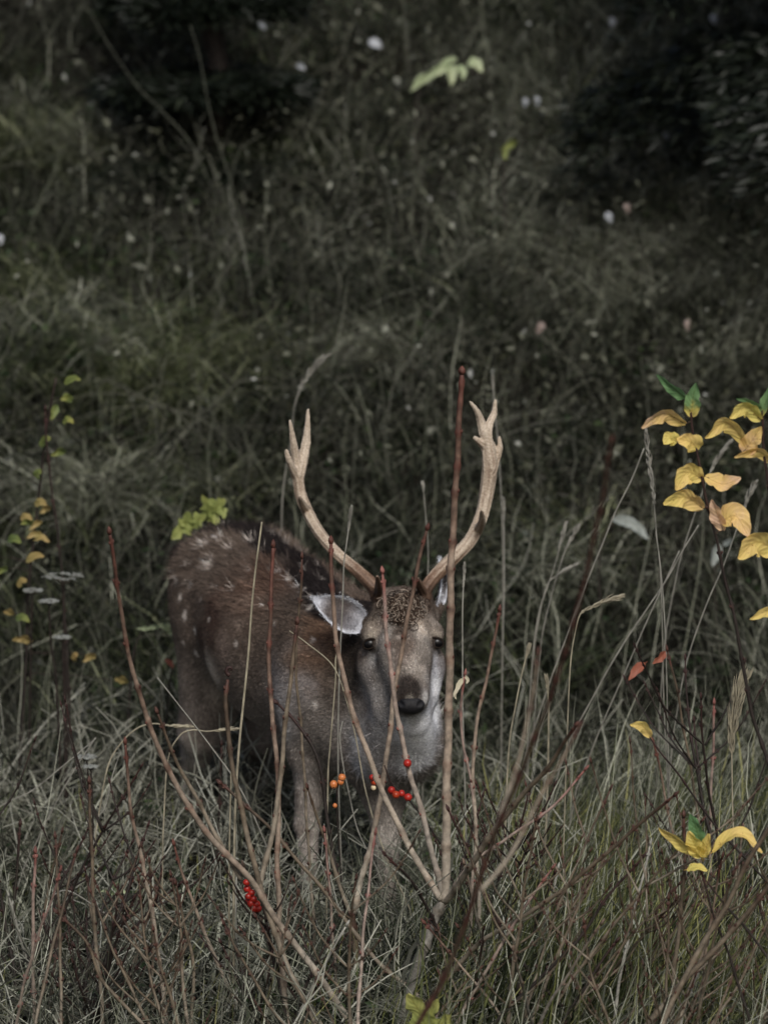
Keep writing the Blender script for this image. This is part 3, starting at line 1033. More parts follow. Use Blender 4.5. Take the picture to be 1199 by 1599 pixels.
# nose surrounds
blob(640, 1070, 19, [.030, .024, .021], 1.0, sharp=4)
blob(640, 1082, 19, [.030, .024, .021], 1.0, sharp=4)
blob(640, 1091, 6, [.30, .27, .23], .5, sharp=4)
blob(664, 1096, 9, [.60, .58, .56], .8)
blob(617, 1100, 7, [.45, .42, .40], .7)
blob(645, 1128, 22, WHITE * .95, .95)
blob(640, 1109, 14, [.05, .04, .035], .7)
for a_, b_, r_ in ((648, 1128, 20), (640, 1150, 24), (662, 1150, 30), (678, 1110, 22), (655, 1180, 26), (682, 1075, 18), (640, 1195, 18)):
    blob(a_, b_, r_, [.84, .84, .86], .85)  # throat whitened again to counter the shade under the head
# dorsal stripe
spine = [(262, 868, .95), (290, 838, .85), (330, 818, .76), (380, 813, .66), (406, 832, .55), (448, 861, .40), (485, 890, .27), (506, 922, .17), (530, 945, .08), (575, 945, -.02)]
sp_pts = []
for (a, b2, c2) in spine:
    p, _ = hit(a, b2 + 3, c2)
    sp_pts.append(p)
spc = catmull(sp_pts, 10)
D = np.full(len(V), 9.)
for i in range(len(spc)):
    D = np.minimum(D, np.linalg.norm(V - spc[i], axis=1))
C = lerp(C, sstep(D + nz * .3, .050, .040) * .96, BLACK * 1.2)
# white spots
spots = [(277, 905, 7), (300, 912, 7), (283, 932, 7), (290, 960, 9), (273, 893, 4), (306, 985, 6), (308, 1020, 6), (322, 850, 7), (346, 842, 7), (332, 880, 9), (363, 856, 5),
         (374, 817, 6), (393, 846, 6), (408, 861, 4), (427, 836, 5), (446, 848, 5), (467, 862, 6), (436, 891, 6), (452, 905, 5), (465, 915, 5), (474, 922, 5), (484, 930, 5), (497, 936, 5),
         (352, 822, 5), (365, 918, 4), (328, 967, 4), (490, 1000, 4), (493, 1100, 7), (370, 1005, 4), (410, 945, 3), (458, 826, 4), (480, 850, 4), (497, 884, 5), (475, 890, 4), (300, 880, 4), (390, 890, 4),
         (340, 915, 3), (505, 905, 4), (430, 975, 3), (288, 1003, 4), (315, 935, 3)]
for k_ in range(90):
    a_ = random.uniform(566, 690); b_ = random.uniform(960, 1110)
    if (abs(a_ - 640) < 24 and b_ > 1060): continue
    dk = random.random() < .55
    blob(a_, b_, random.uniform(2.5, 5), np.array([.10, .08, .065]) if dk else np.array([.44, .38, .33]), random.uniform(.2, .45), jit=.9)
for k_ in range(160):
    a_ = random.uniform(275, 600); b_ = random.uniform(850, 1300)
    dk = random.random() < .5
    blob(a_, b_, random.uniform(4, 11), np.array([.035, .025, .02]) if dk else np.array([.24, .185, .15]), random.uniform(.12, .38), jit=.9)
blob(620, 988, 9, [.05, .038, .03], .7)
blob(636, 978, 7, [.05, .038, .03], .7)
for (a, b2, r_) in spots:
    blob(a, b2, r_ * .98, [.60, .53, .47], 1.0, sharp=3, jit=.5)
C = np.clip(C * (1 + nz * 5)[:, None], .004, .9)

m, nt, b = new_mat('deer coat', .85, .15)
n1 = noise_node(nt, 220, 4); n2 = noise_node(nt, 35, 3)
r1 = ramp_node(nt, [(.3, (.55, .55, .55)), (.7, (1.35, 1.35, 1.35))]); nt.links.new(n1.outputs[0], r1.inputs[0])
r2 = ramp_node(nt, [(.3, (.72, .72, .72)), (.7, (1.2, 1.2, 1.2))]); nt.links.new(n2.outputs[0], r2.inputs[0])
c = mixrgb(nt, 'MULTIPLY', 1.0, attr(nt, 'coat', 'Color'), r1.outputs[0])
c = mixrgb(nt, 'MULTIPLY', 1.0, c, r2.outputs[0])
nt.links.new(c, b.inputs['Base Color'])
bump(nt, b, n1.outputs[0], .5, .003)
M['coat'] = m
m, nt, b = new_mat('deer hair', .9, .04)
nt.links.new(attr(nt, 'coat', 'Color'), b.inputs['Base Color'])
M['hair'] = m
M['eye'] = plain('eye', (.004, .0035, .004), .3, .25)
M['nose'] = plain('nose leather', (.012, .011, .013), .5, .35, 500, .5, .8)
M['hoof'] = plain('hoof', (.02, .017, .015), .4, .4, 80)
m, nt, b = new_mat('antler', .55, .3)
n1 = noise_node(nt, 14, 4); n2 = noise_node(nt, 260, 4)
r1 = ramp_node(nt, [(0, (.055, .032, .022)), (.36, (.17, .105, .07)), (.62, (.44, .36, .28)), (1, (.66, .58, .48))])
ma = nt.nodes.new('ShaderNodeMath'); ma.operation = 'MULTIPLY_ADD'; ma.inputs[1].default_value = .6
nt.links.new(n1.outputs[0], ma.inputs[0]); nt.links.new(attr(nt, 'age'), ma.inputs[2])
nt.links.new(ma.outputs[0], r1.inputs[0])
r2 = ramp_node(nt, [(.35, (.6, .57, .53)), (.6, (1.1, 1.1, 1.1))]); nt.links.new(n2.outputs[0], r2.inputs[0])
nt.links.new(mixrgb(nt, 'MULTIPLY', .8, r1.outputs[0], r2.outputs[0]), b.inputs['Base Color'])
bump(nt, b, n2.outputs[0], .5, .002)
M['antler'] = m

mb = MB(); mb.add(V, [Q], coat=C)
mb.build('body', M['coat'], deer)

# fur
def fur(n, length, width, seedmask=None, lift=.35, name='fur', kind='stuff'):
    ctr = V[Q].mean(1)
    ar = np.linalg.norm(np.cross(V[Q[:, 2]] - V[Q[:, 0]], V[Q[:, 3]] - V[Q[:, 1]]), axis=1)
    w = ar * (seedmask(ctr) if seedmask is not None else 1)
    fi = rng.choice(len(Q), n, p=w / w.sum())
    uv = rng.random((n, 2))
    q = Q[fi]
    bl = lambda A: (A[q[:, 0]] * ((1 - uv[:, :1]) * (1 - uv[:, 1:])) + A[q[:, 1]] * (uv[:, :1] * (1 - uv[:, 1:])) + A[q[:, 2]] * (uv[:, :1] * uv[:, 1:]) + A[q[:, 3]] * ((1 - uv[:, :1]) * uv[:, 1:]))
    P_ = bl(V); N2 = bl(NRM); CC = bl(C)
    N2 /= np.linalg.norm(N2, axis=1)[:, None]
    # coat flow: to the tail over the trunk, down the legs, up-back over the face
    back = np.array([-.38, .8, -.25])
    F_ = np.tile(back, (n, 1))
    legs = sstep(P_[:, 2], .30, .18)[:, None]
    F_ = F_ * (1 - legs) + np.array([0, 0, -1.]) * legs
    hd = sstep(P_[:, 1], -.08, -.14)[:, None]
    F_ = F_ * (1 - hd) + np.array([0, .5, .4]) * hd
    F_ += N_(0, .30, (n, 3))
    F_ -= N2 * np.sum(F_ * N2, axis=1)[:, None]
    F_ /= np.linalg.norm(F_, axis=1)[:, None] + 1e-9
    Ln = (length * rng.uniform(.6, 1.3, n))[:, None]
    Ln = Ln * (1 - .45 * hd)
    side = np.cross(F_, N2)
    tip = P_ + F_ * Ln + N2 * Ln * rng.uniform(.05, lift, n)[:, None]
    mid = P_ + F_ * Ln * .55 + N2 * Ln * .3 * lift
    Vh = np.stack([P_ - side * width, P_ + side * width, mid + side * width * .6, tip, mid - side * width * .6], 1)
    b0 = np.arange(n)[:, None] * 5
    br = np.exp(N_(0, .42, n))[:, None]
    CC = np.clip(CC * br, 0, .9)
    mb = MB(); mb.add(Vh.reshape(-1, 3), [np.concatenate([b0, b0 + 1, b0 + 2, b0 + 4], 1), np.concatenate([b0 + 4, b0 + 2, b0 + 3], 1)], coat=np.repeat(CC, 5, 0))
    return tag(mb.build(name, M['hair'], deer, smooth=False), kind=kind)


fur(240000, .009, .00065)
fur(14000, .03, .0006, seedmask=lambda c: np.exp(-((c - spc[40]) ** 2).sum(1) / .15) * (c[:, 2] > .5) * .6 + np.exp(-(np.linalg.norm(c - W(655, 1175, -.1), axis=1) / .07) ** 2), lift=.7, name='mane_hair')

# curly tuft between the antlers
mb = MB()
for i in range(300):
    a0, b0 = random.gauss(630, 13), random.gauss(952, 11)
    p, n_ = hit(a0, b0, -.14)
    if np.linalg.norm(p - W(629, 950, -.15)) > .12: continue
    pts = [p - n_ * .003]
    ang = random.uniform(0, 6.28); rr = random.uniform(.006, .013)
    t1 = np.cross(n_, [0.2, .1, 1]); t1 /= np.linalg.norm(t1); t2 = np.cross(n_, t1)
    for k in range(1, 7):
        th = ang + k * .75
        pts.append(p + n_ * (.001 + .0016 * k) + (t1 * math.cos(th) + t2 * math.sin(th)) * rr)
    cc = random.choice([[.02, .014, .011], [.035, .024, .018], [.07, .048, .036], [.07, .048, .036], [.32, .26, .21]])
    tt = MB(); tube(tt, np.array(pts), .0009, 3, False, q=0)
    v_ = tt.v[0]; mb.add(v_, tt.f, coat=np.tile(np.array(cc, np.float32), (len(v_), 1)))
tag(mb.build('forelock', M['hair'], deer), kind='stuff')

# eyes
for ex, ey, dp in ((577.5, 1006, 1), (681.5, 1004, -1)):
    p, n_ = hit(ex, ey, -.2)
    c0 = W(ex, ey, p[1] + .0055)
    mb = MB(); ellip(mb, c0, (.0155, .0110, .0130), 18, 12)
    mb.build('eye', M['eye'], deer)
    # upper and lower lids as raised rims
    lid = MB()
    th = np.linspace(0, 2 * math.pi, 21)
    pts = np.array([W(ex + 10.5 * math.cos(t) * 1.0, ey - 7 * math.sin(t) + 2.0 * math.cos(t) * (-1 if ex < 600 else 1) - (1.2 if math.sin(t) > 0 else 0), p[1] - .003 + .004 * (math.cos(t) * dp * -1 + 0)) for t in th])
    tube(lid, pts, .0022, 6, False, q=0)
    l2 = MB(); l2.add(lid.v[0], lid.f, coat=np.tile(np.array([.02, .015, .012], np.float32), (len(lid.v[0]), 1)))
    l2.build('eyelid', M['hair'], deer)

# nose pad with nostrils
yn = hit(641, 1092, -.33)[0][1]
np_ = []
np_.append((elli(W(641, 1101, yn + .010), (.018, .0285, .0195), 0), .008, 1))
np_.append((rcone(W(627, 1100, yn - .005), W(620, 1094, yn + .006), .005, .004), .003, -1))
np_.append((rcone(W(655, 1100, yn - .005), W(662, 1094, yn + .006), .005, .004), .003, -1))
np_.append((rcone(W(641, 1099, yn - .013), W(641, 1115, yn - .010), .001, .0015), .004, -1))
v_, q_ = mesh_sdf(np_, .0018)
mb = MB(); mb.add(smooth_mesh(v_, q_, 1), [q_]); mb.build('nose', M['nose'], deer)
# ears
def ear(pts_c, widths, open_dir, cup, name='ear'):
    """cupped leaf: centreline pts, half-widths, direction of the opening"""
    c = catmull(pts_c, 6); n = len(c)
    w = np.interp(np.linspace(0, 1, n), np.linspace(0, 1, len(widths)), widths)
    d = np.gradient(c, axis=0); d /= np.linalg.norm(d, axis=1)[:, None]
    od = np.asarray(open_dir, float); od = od / np.linalg.norm(od)
    side = np.cross(d, od); side /= np.linalg.norm(side, axis=1)[:, None]
    nn = np.cross(side, d)
    K = 13
    us = np.linspace(-1, 1, K)
    top = []; col = []
    for i in range(n):
        for u in us:
            prof = cup * w[i] * (u * u)
            top.append(c[i] + side[i] * w[i] * math.sin(u * 1.35) / math.sin(1.35) + nn[i] * prof)
            e = abs(u); rim = sstep(np.array(e), .62, .9); tipf = i / (n - 1)
            inner = np.array([.09, .075, .07]) * (1 - rim) + np.array([.62, .64, .70]) * rim
            wh = sstep(np.array(tipf), .72, 1.0) * .8
            inner = inner * (1 - wh) + np.array([.6, .62, .68]) * wh
            wb = float(1 - sstep(np.array(tipf), .15, .55)) * .75
            inner = inner * (1 - wb) + np.array([.50, .51, .56]) * wb
            if -.55 < u < .1 and tipf < .62 and tipf > .2: inner = inner * .5 + np.array([.05, .045, .05]) * .5
            col.append(np.clip(inner * 1.15, 0, .8))
    top = np.array(top); col = np.array(col)
    nv = np.repeat(nn, K, 0)
    bot = top - nv * .0035
    i = np.arange(n - 1)[:, None] * K; j = np.arange(K - 1)[None]
    q = np.stack([i + j, i + j + 1, i + K + j + 1, i + K + j], -1).reshape(-1, 4)
    q2 = q[:, ::-1] + n * K
    bord = [k for k in range(K)] + [(r + 1) * K - 1 for r in range(1, n)] + [n * K - 1 - k for k in range(1, K)] + [r * K for r in range(n - 2, 0, -1)]
    bq = np.array([[bord[k], bord[(k + 1) % len(bord)], bord[(k + 1) % len(bord)] + n * K, bord[k] + n * K] for k in range(len(bord))])
    outer = np.where(np.abs(np.tile(us, n))[:, None] > .9, col, np.array([.16, .125, .10]))
    mb = MB(); mb.add(np.vstack([top, bot]), [q, q2, bq], coat=np.vstack([col, outer]))
    o = mb.build(name, M['coat'], deer)
    # hair lining
    hb = MB(); m_ = 2600
    ii = rng.integers(0, n * K, m_); ii = ii[np.abs(us[ii % K]) > .35]
    m_ = len(ii)
    p = top[ii] + N_(0, .0025, (m_, 3)); dd = d[ii // K] * .6 + N_(0, .35, (m_, 3)) + nv[ii] * .3 - side[ii // K] * us[ii % K][:, None] * .5
    dd /= np.linalg.norm(dd, axis=1)[:, None]
    s2 = np.cross(dd, N_(0, 1, (m_, 3))); s2 /= np.linalg.norm(s2, axis=1)[:, None]
    l_ = rng.uniform(.002, .005, m_)[:, None]
    vv = np.stack([p - s2 * .0004, p + s2 * .0004, p + dd * l_], 1)
    b0 = np.arange(m_)[:, None] * 3
    hb.add(vv.reshape(-1, 3), [np.concatenate([b0, b0 + 1, b0 + 2], 1)], coat=np.repeat(np.clip(col[ii] * np.exp(N_(0, .25, (m_, 1))), 0, .85), 3, 0))
    h_ = hb.build('ear_hair', M['hair'], deer, smooth=False); tag(h_, kind='stuff')
    return o


ear([W(574, 978, -.12), W(550, 966, -.125), W(522, 950, -.12), W(488, 934, -.105)], [.012, .024, .033, .034, .029, .018, .002], [.18, -1, .12], .45)
ear([W(679, 955, -.09), W(687, 930, -.085), W(690, 900, -.08), W(686, 872, -.075)], [.010, .018, .017, .002], [1.0, -.45, .05], .5)


# antlers
def antler(chains, label=None, voxel=.0024):
    prs = []
    for ch in chains:
        pts = catmull([W(a, b_, y) for a, b_, y, r_ in ch], 5)
        rs = np.interp(np.linspace(0, 1, len(pts)), np.linspace(0, 1, len(ch)), [max(r_ * .76, 2.0) * S(-.1) for a, b_, y, r_ in ch])
        for i in range(len(pts) - 1):
            prs.append((rcone(pts[i], pts[i + 1], rs[i], rs[i + 1]), .0035, 1))
    v_, q_ = mesh_sdf(prs, voxel)
    v_ = smooth_mesh(v_, q_, 1)
    nr = v_normals(v_, q_)
    cl_, fr_, ls_ = [], [], []
    for ch in chains:
        pts = catmull([W(a, b_, y) for a, b_, y, r_ in ch], 5)
        d_, U_, V_ = frames(pts)
        cl_.append(pts); fr_ += list(zip(U_, V_)); ls_.append(np.arange(len(pts)) * .2)
    cl_ = np.concatenate(cl_); ls_ = np.concatenate(ls_)
    near_ = np.argmin(((v_[:, None] - cl_[None]) ** 2).sum(-1), axis=1)
    U_ = np.array([a_[0] for a_ in fr_])[near_]; V_ = np.array([a_[1] for a_ in fr_])[near_]
    rel = v_ - cl_[near_]
    ang = np.arctan2((rel * V_).sum(1), (rel * U_).sum(1)); sl = ls_[near_]
    ridge = .55 * np.sin(ang * 6 + np.sin(sl * 1.7) * 1.2) + .35 * np.sin(ang * 11 + sl) + .35 * vnoise(v_[:, 0], v_[:, 2], 300, 6)
    v_ = v_ + nr * (ridge * .0012)[:, None]
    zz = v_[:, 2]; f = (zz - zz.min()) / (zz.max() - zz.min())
    age = -.22 + .40 * sstep(f, .0, .30) + .24 * f + .11 * ridge - .12 * (1 - sstep(f, 0, .5)) * (nr[:, 2] < -.1) + .12 * (nr[:, 2] * .5) + .05 * nr[:, 0] * 0  # shading painted by normal: undersides darker, upper sides lighter
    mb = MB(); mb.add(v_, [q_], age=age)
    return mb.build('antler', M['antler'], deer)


antler([
    [(594, 936, -.15, 14), (584, 917, -.15, 13.5), (560, 893, -.13, 12.5), (530, 868, -.10, 11.5), (503, 838, -.06, 11), (482, 803, -.02, 11), (469, 770, .0, 11), (465, 735, .0, 11.5)],
    [(465, 740, .0, 11), (462, 715, .0, 8.5), (458, 690, -.01, 6.5), (453, 657, -.02, 2.5)],
    [(468, 742, .0, 10), (474, 715, .01, 9.5), (478, 690, .02, 8.5), (480, 665, .02, 5), (481, 640, .02, 2)],
    [(463, 745, -.0, 8), (455, 728, -.02, 6), (450, 715, -.03, 5), (447, 703, -.035, 2.5)],
    [(466, 742, .01, 9), (470, 720, .02, 8), (468, 705, .03, 5)],
    [(590, 930, -.15, 9), (591, 915, -.19, 7), (589, 900, -.24, 3)],
    [(594, 936, -.15, 16), (590, 930, -.15, 16)],
    [(478, 795, -.02, 8), (472, 786, -.05, 6), (468, 776, -.08, 2.5)],
])
antler([
    [(659, 938, -.15, 14), (667, 916, -.15, 13.5), (688, 890, -.13, 13), (712, 867, -.11, 13), (735, 842, -.09, 13), (752, 805, -.07, 13), (760, 765, -.06, 14), (764, 730, -.06, 15), (762, 700, -.06, 13), (757, 670, -.06, 10)],
    [(757, 680, -.06, 11), (751, 660, -.06, 7.5), (745, 643, -.07, 5), (734, 628, -.08, 2)],
    [(759, 680, -.06, 10), (765, 660, -.05, 7), (771, 645, -.04, 5.5), (773, 625, -.04, 3)],
    [(768, 735, -.06, 9), (774, 720, -.05, 7), (780, 700, -.05, 5), (779, 682, -.05, 2.5)],
    [(762, 715, -.06, 11), (768, 700, -.05, 8), (767, 690, -.05, 3)],
    [(754, 694, -.06, 8), (746, 688, -.07, 4.5), (740, 683, -.075, 2)],
    [(746, 828, -.08, 10), (752, 815, -.13, 7), (752, 797, -.18, 3)],
    [(662, 930, -.15, 9), (654, 912, -.19, 6.5), (651, 903, -.23, 3)],
    [(659, 938, -.15, 16), (662, 931, -.15, 16)],
])

# hooves
for (a, b_, y) in ((289, 1380, .72), (391, 1372, .84), (484, 1421, .09), (606, 1456, -.04)):
    c0 = W(a, b_, y)
    h_ = MB()
    for s_ in (-1, 1):
        ellip(h_, c0 + np.array([s_ * .011, -.012, -.006]), (.011, .026, .020), 8, 6)
    h_.build('hoof', M['hoof'], deer)

print('deer verts', len(V), 'feet z', [round(float(W(a, b_, y)[2]), 3) for a, b_, y in ((289, 1385, .72), (484, 1428, .09), (606, 1460, -.04))],
      'g', [round(float(g(W(a, b_, y)[0], y)), 3) for a, b_, y in ((289, 1385, .72), (484, 1428, .09), (606, 1460, -.04))])

# ------------------------------------------------------------------ shoots and shrubs in front of the deer
def world_path(pts, y0, y1, n=7, wob=.0012):
    """pixel polyline given from tip to base at depths y0 (tip) .. y1 (base)"""
    k = len(pts)
    P_ = [W(a, b_, y0 + (y1 - y0) * i / (k - 1)) for i, (a, b_) in enumerate(pts)]
    return catmull(P_, n)


def to_ground(p):
    """continue a tip-to-base path down to the soil"""
    end = p[-1]; d = p[-1] - p[-4]; d = d / np.linalg.norm(d)
    d = d * .6 + np.array([0, 0, -.4]); d /= np.linalg.norm(d)
    out = [end]
    q = end.copy()
    for _ in range(60):
        if q[2] < float(g(q[0], q[1])) - .01: break
        d = d * .85 + np.array([0, 0, -.15]); d /= np.linalg.norm(d)
        q = q + d * .04
        out.append(q.copy())
    return np.vstack([p[:-1], np.array(out)])


def shoot(parent, path, w_tip, w_base, mat, name='stem', sides=8, node=.085, buds=True, age=(0, 1), budscale=1.0, tipbud=True, seed=None):
    """one woody shoot as one mesh: slightly kinked at its nodes, paired buds, pointed end bud"""
    rs_ = random.Random(seed if seed is not None else int(abs(path[0][0]) * 1e5))
    seg = np.linalg.norm(np.diff(path, axis=0), axis=1)
    s_ = np.concatenate([[0], np.cumsum(seg)]); L = s_[-1]
    m_ = max(12, int(L / .009))
    ss = np.linspace(0, L, m_)
    p = np.stack([np.interp(ss, s_, path[:, k]) for k in range(3)], -1)
    yv = float(np.mean(p[:, 1]))
    # gentle irregular drift
    for k in range(3):
        p[:, k] += .0016 * np.sin(ss * (14 + 5 * k) + rs_.uniform(0, 6)) + .0008 * np.sin(ss * 47 + rs_.uniform(0, 6))
    r = np.interp(ss, [0, .04, L * .35, L], [w_tip * .75, w_tip, w_tip * .6 + w_base * .4, w_base]) / 2
    nodes = []
    s0 = rs_.uniform(.01, .03)
    while s0 < L - .02:
        nodes.append(s0); s0 += node * rs_.uniform(.6, 1.35)
    for q in nodes:
        r = r * (1 + .42 * np.exp(-((ss - q) / .0055) ** 2))
    r = r * (1 + .05 * np.sin(ss * 190 + rs_.uniform(0, 6)))
    ag = age[0] + (age[1] - age[0]) * np.clip(ss / max(L, .3), 0, 1) ** .6
    for q in nodes: ag = ag - .22 * np.exp(-((ss - q) / .008) ** 2)
    mb = MB()
    tube(mb, p, r, sides, True, age=ag)
    d, U, Vv = frames(p)
    if buds:
        for i, q in enumerate(nodes):
            if q > L * .8: continue
            k = int(np.argmin(np.abs(ss - q)))
            for sg in (-1, 1):
                if rs_.random() < .18: continue
                th = (i % 2) * math.pi / 2 + .4
                o = (U[k] * math.cos(th) + Vv[k] * math.sin(th)) * sg
                bl = .007 * budscale * rs_.uniform(.7, 1.3)
                a0 = p[k] + o * r[k] * .7
                pts = np.array([a0, a0 + (o * .55 - d[k] * .5) * bl * .5, a0 + (o * .5 - d[k] * .85) * bl])
                tube(mb, pts, np.array([.0022, .0024, .0005]) * budscale, 5, True, age=-.3)
    if tipbud:
        a0 = p[0]; dd = -d[0]
        pts = np.array([a0 - dd * .002, a0 + dd * .004, a0 + dd * .009, a0 + dd * .014])
        tube(mb, pts, np.array([.8, 1.25, .9, .15]) * w_tip / 2 * 1.15, 6, True, age=-.35)
        for sg in (-1, 1):
            o = U[0] * sg
            pts = np.array([a0, a0 + o * w_tip * .7 + dd * .004, a0 + o * w_tip * .8 + dd * .010])
            tube(mb, pts, np.array([.0020, .0022, .0004]) * budscale, 5, True, age=-.35)
    return mb.build(name, M[mat], parent)


def wpx(w, y): return w * S(y)


def shrub(name, label, cat, mat, y, stems, group=None):
    """stems: list of dict(pts tip->base, y=(tip, base), w=(tip, base), ground=bool, mat)"""
    built = []
    for s_ in stems:
        yy = s_.get('y', (y, y))
        p = world_path(s_['pts'], *yy)
        if s_.get('ground'): p = to_ground(p)
        built.append((s_, yy, p))
    gs = [p[-1] for s_, yy, p in built if s_.get('ground')]
    base = gs[0] if gs else built[0][2][-1]
    e = empty(name, base, label, cat, group)
    for s_, yy, p in built:
        shoot(e, p, wpx(s_['w'][0], yy[0]), wpx(s_['w'][1], yy[1]), s_.get('mat', mat), s_.get('name', 'stem'), age=s_.get('age', (0, 1)), buds=s_.get('buds', True), tipbud=s_.get('tip', True))
    return e


# the forked shrub in the middle
central = shrub('bare_shrub', 'tall bare shrub with red-brown shoots forking low and crossing the face of the deer', 'shrub', 'bark', -1.0, [
    dict(pts=[(692, 1408), (672, 1455), (650, 1510), (625, 1599)], y=(-1.0, -1.0), w=(17, 19), ground=True, mat='bark_grey', name='main_stem', buds=False, tip=False, age=(.5, 1)),
    dict(pts=[(721, 583), (716, 650), (712, 730), (709, 800), (706, 870), (703, 960), (700, 1060), (699, 1160), (698, 1260), (697, 1340), (692, 1408)], y=(-1.0, -1.0), w=(9, 15), age=(-.1, .75)),
    dict(pts=[(515, 848), (517, 900), (523, 975), (534, 1040), (552, 1115), (575, 1180), (602, 1250), (632, 1310), (662, 1360), (690, 1404)], y=(-.9, -1.0), w=(6.5, 11), age=(0, .8)),
    dict(pts=[(597, 894), (599, 940), (602, 985), (609, 1040), (617, 1090), (628, 1150), (640, 1205), (655, 1260), (672, 1325), (690, 1398)], y=(-.95, -1.0), w=(6, 10), mat='bark_pale'),
    dict(pts=[(896, 1132), (850, 1205), (800, 1260), (752, 1325), (722, 1370), (694, 1408)], y=(-1.3, -1.0), w=(6, 11), mat='bark_brown', name='stem'),
    dict(pts=[(1052, 1242), (970, 1310), (880, 1390), (800, 1440), (740, 1480), (690, 1540), (655, 1599)], y=(-1.4, -1.05), w=(5, 9), mat='bark_brown', ground=True),
    dict(pts=[(604, 1335), (650, 1385), (685, 1465)], y=(-1.1, -1.0), w=(4, 6), mat='bark_dark'),
    dict(pts=[(700, 1265), (730, 1330), (752, 1385), (775, 1440), (800, 1500)], y=(-1.15, -1.1), w=(4, 7), mat='bark_dark', ground=True),
])

shrub('bare_shrub', 'bare shoot that leans right, its pale reddish tip crossing between the antlers', 'shrub', 'bark', -.8, [
    dict(pts=[(667, 828), (655, 880), (640, 945), (627, 1010), (615, 1078), (608, 1150), (598, 1225), (582, 1310), (563, 1370), (552, 1425)], y=(-.8, -.8), w=(6, 10), age=(.0, .8)),
    dict(pts=[(552, 1425), (556, 1500), (566, 1599)], w=(11, 13), y=(-.8, -.8), mat='bark_brown', ground=True, tip=False),
    dict(pts=[(481, 1232), (497, 1285), (512, 1325), (530, 1385), (550, 1430)], y=(-.85, -.8), w=(4, 7), mat='bark_brown'),
    dict(pts=[(432, 1100), (462, 1130), (490, 1170), (505, 1225), (515, 1300), (528, 1370), (548, 1450)], y=(-.75, -.8), w=(5, 7), mat='bark_dark'),
])

shrub('bare_shrub', 'thick dark reddish shoot leaning right, out of focus, right of the deer', 'shrub', 'bark', -2.2, [
    dict(pts=[(955, 692), (945, 750), (928, 830), (912, 900), (897, 965), (880, 1030), (858, 1095), (830, 1160), (800, 1235), (770, 1310), (742, 1400), (705, 1500), (650, 1599)], y=(-3.1, -2.6), w=(6.5, 9.5), age=(-.05, .12), ground=True, mat='bark_brown'),
    dict(pts=[(842, 1022), (830, 1090), (812, 1170), (788, 1250), (765, 1330)], y=(-2.5, -2.7), w=(5, 7), mat='bark_brown'),
    dict(pts=[(905, 1135), (870, 1200), (832, 1260), (795, 1335), (752, 1390)], y=(-2.5, -2.7), w=(5, 7), mat='bark_brown'),
])

shrub('bare_shrub', 'shrub on the left with a long arching shoot curving right below the deer', 'shrub', 'bark', -1.2, [
    dict(pts=[(171, 832), (178, 880), (188, 940), (199, 1005), (218, 1080), (236, 1140), (258, 1195), (290, 1250), (330, 1308), (382, 1362), (405, 1392), (440, 1450), (490, 1515), (552, 1599)], y=(-1.3, -1.1), w=(6, 12), age=(-.1, .85), ground=True),
    dict(pts=[(357, 1062), (354, 1095), (358, 1150), (368, 1220), (382, 1290), (400, 1365), (425, 1440), (450, 1510), (480, 1570), (500, 1599)], y=(-1.1, -1.15), w=(7, 11), mat='bark_brown', ground=True, tip=False),
    dict(pts=[(246, 1112), (262, 1160), (282, 1205), (312, 1255), (345, 1315), (378, 1375)], y=(-1.2, -1.15), w=(5, 8), mat='bark_brown'),
    dict(pts=[(425, 852), (423, 910), (421, 990), (422, 1060), (427, 1120), (432, 1190), (434, 1260), (432, 1330), (436, 1400), (438, 1470), (448, 1599)], y=(-1.0, -1.1), w=(6, 10), ground=True, age=(-.1, .7)),
    dict(pts=[(462, 974), (457, 1040), (449, 1110), (441, 1190), (432, 1260), (422, 1310), (408, 1370), (404, 1390)], y=(-1.05, -1.12), w=(6, 9), mat='bark_brown'),
    dict(pts=[(346, 1226), (390, 1262), (430, 1300), (480, 1362), (530, 1425), (580, 1490), (640, 1545), (700, 1599)], y=(-.95, -1.0), w=(5, 8), mat='bark_brown', ground=True),
])

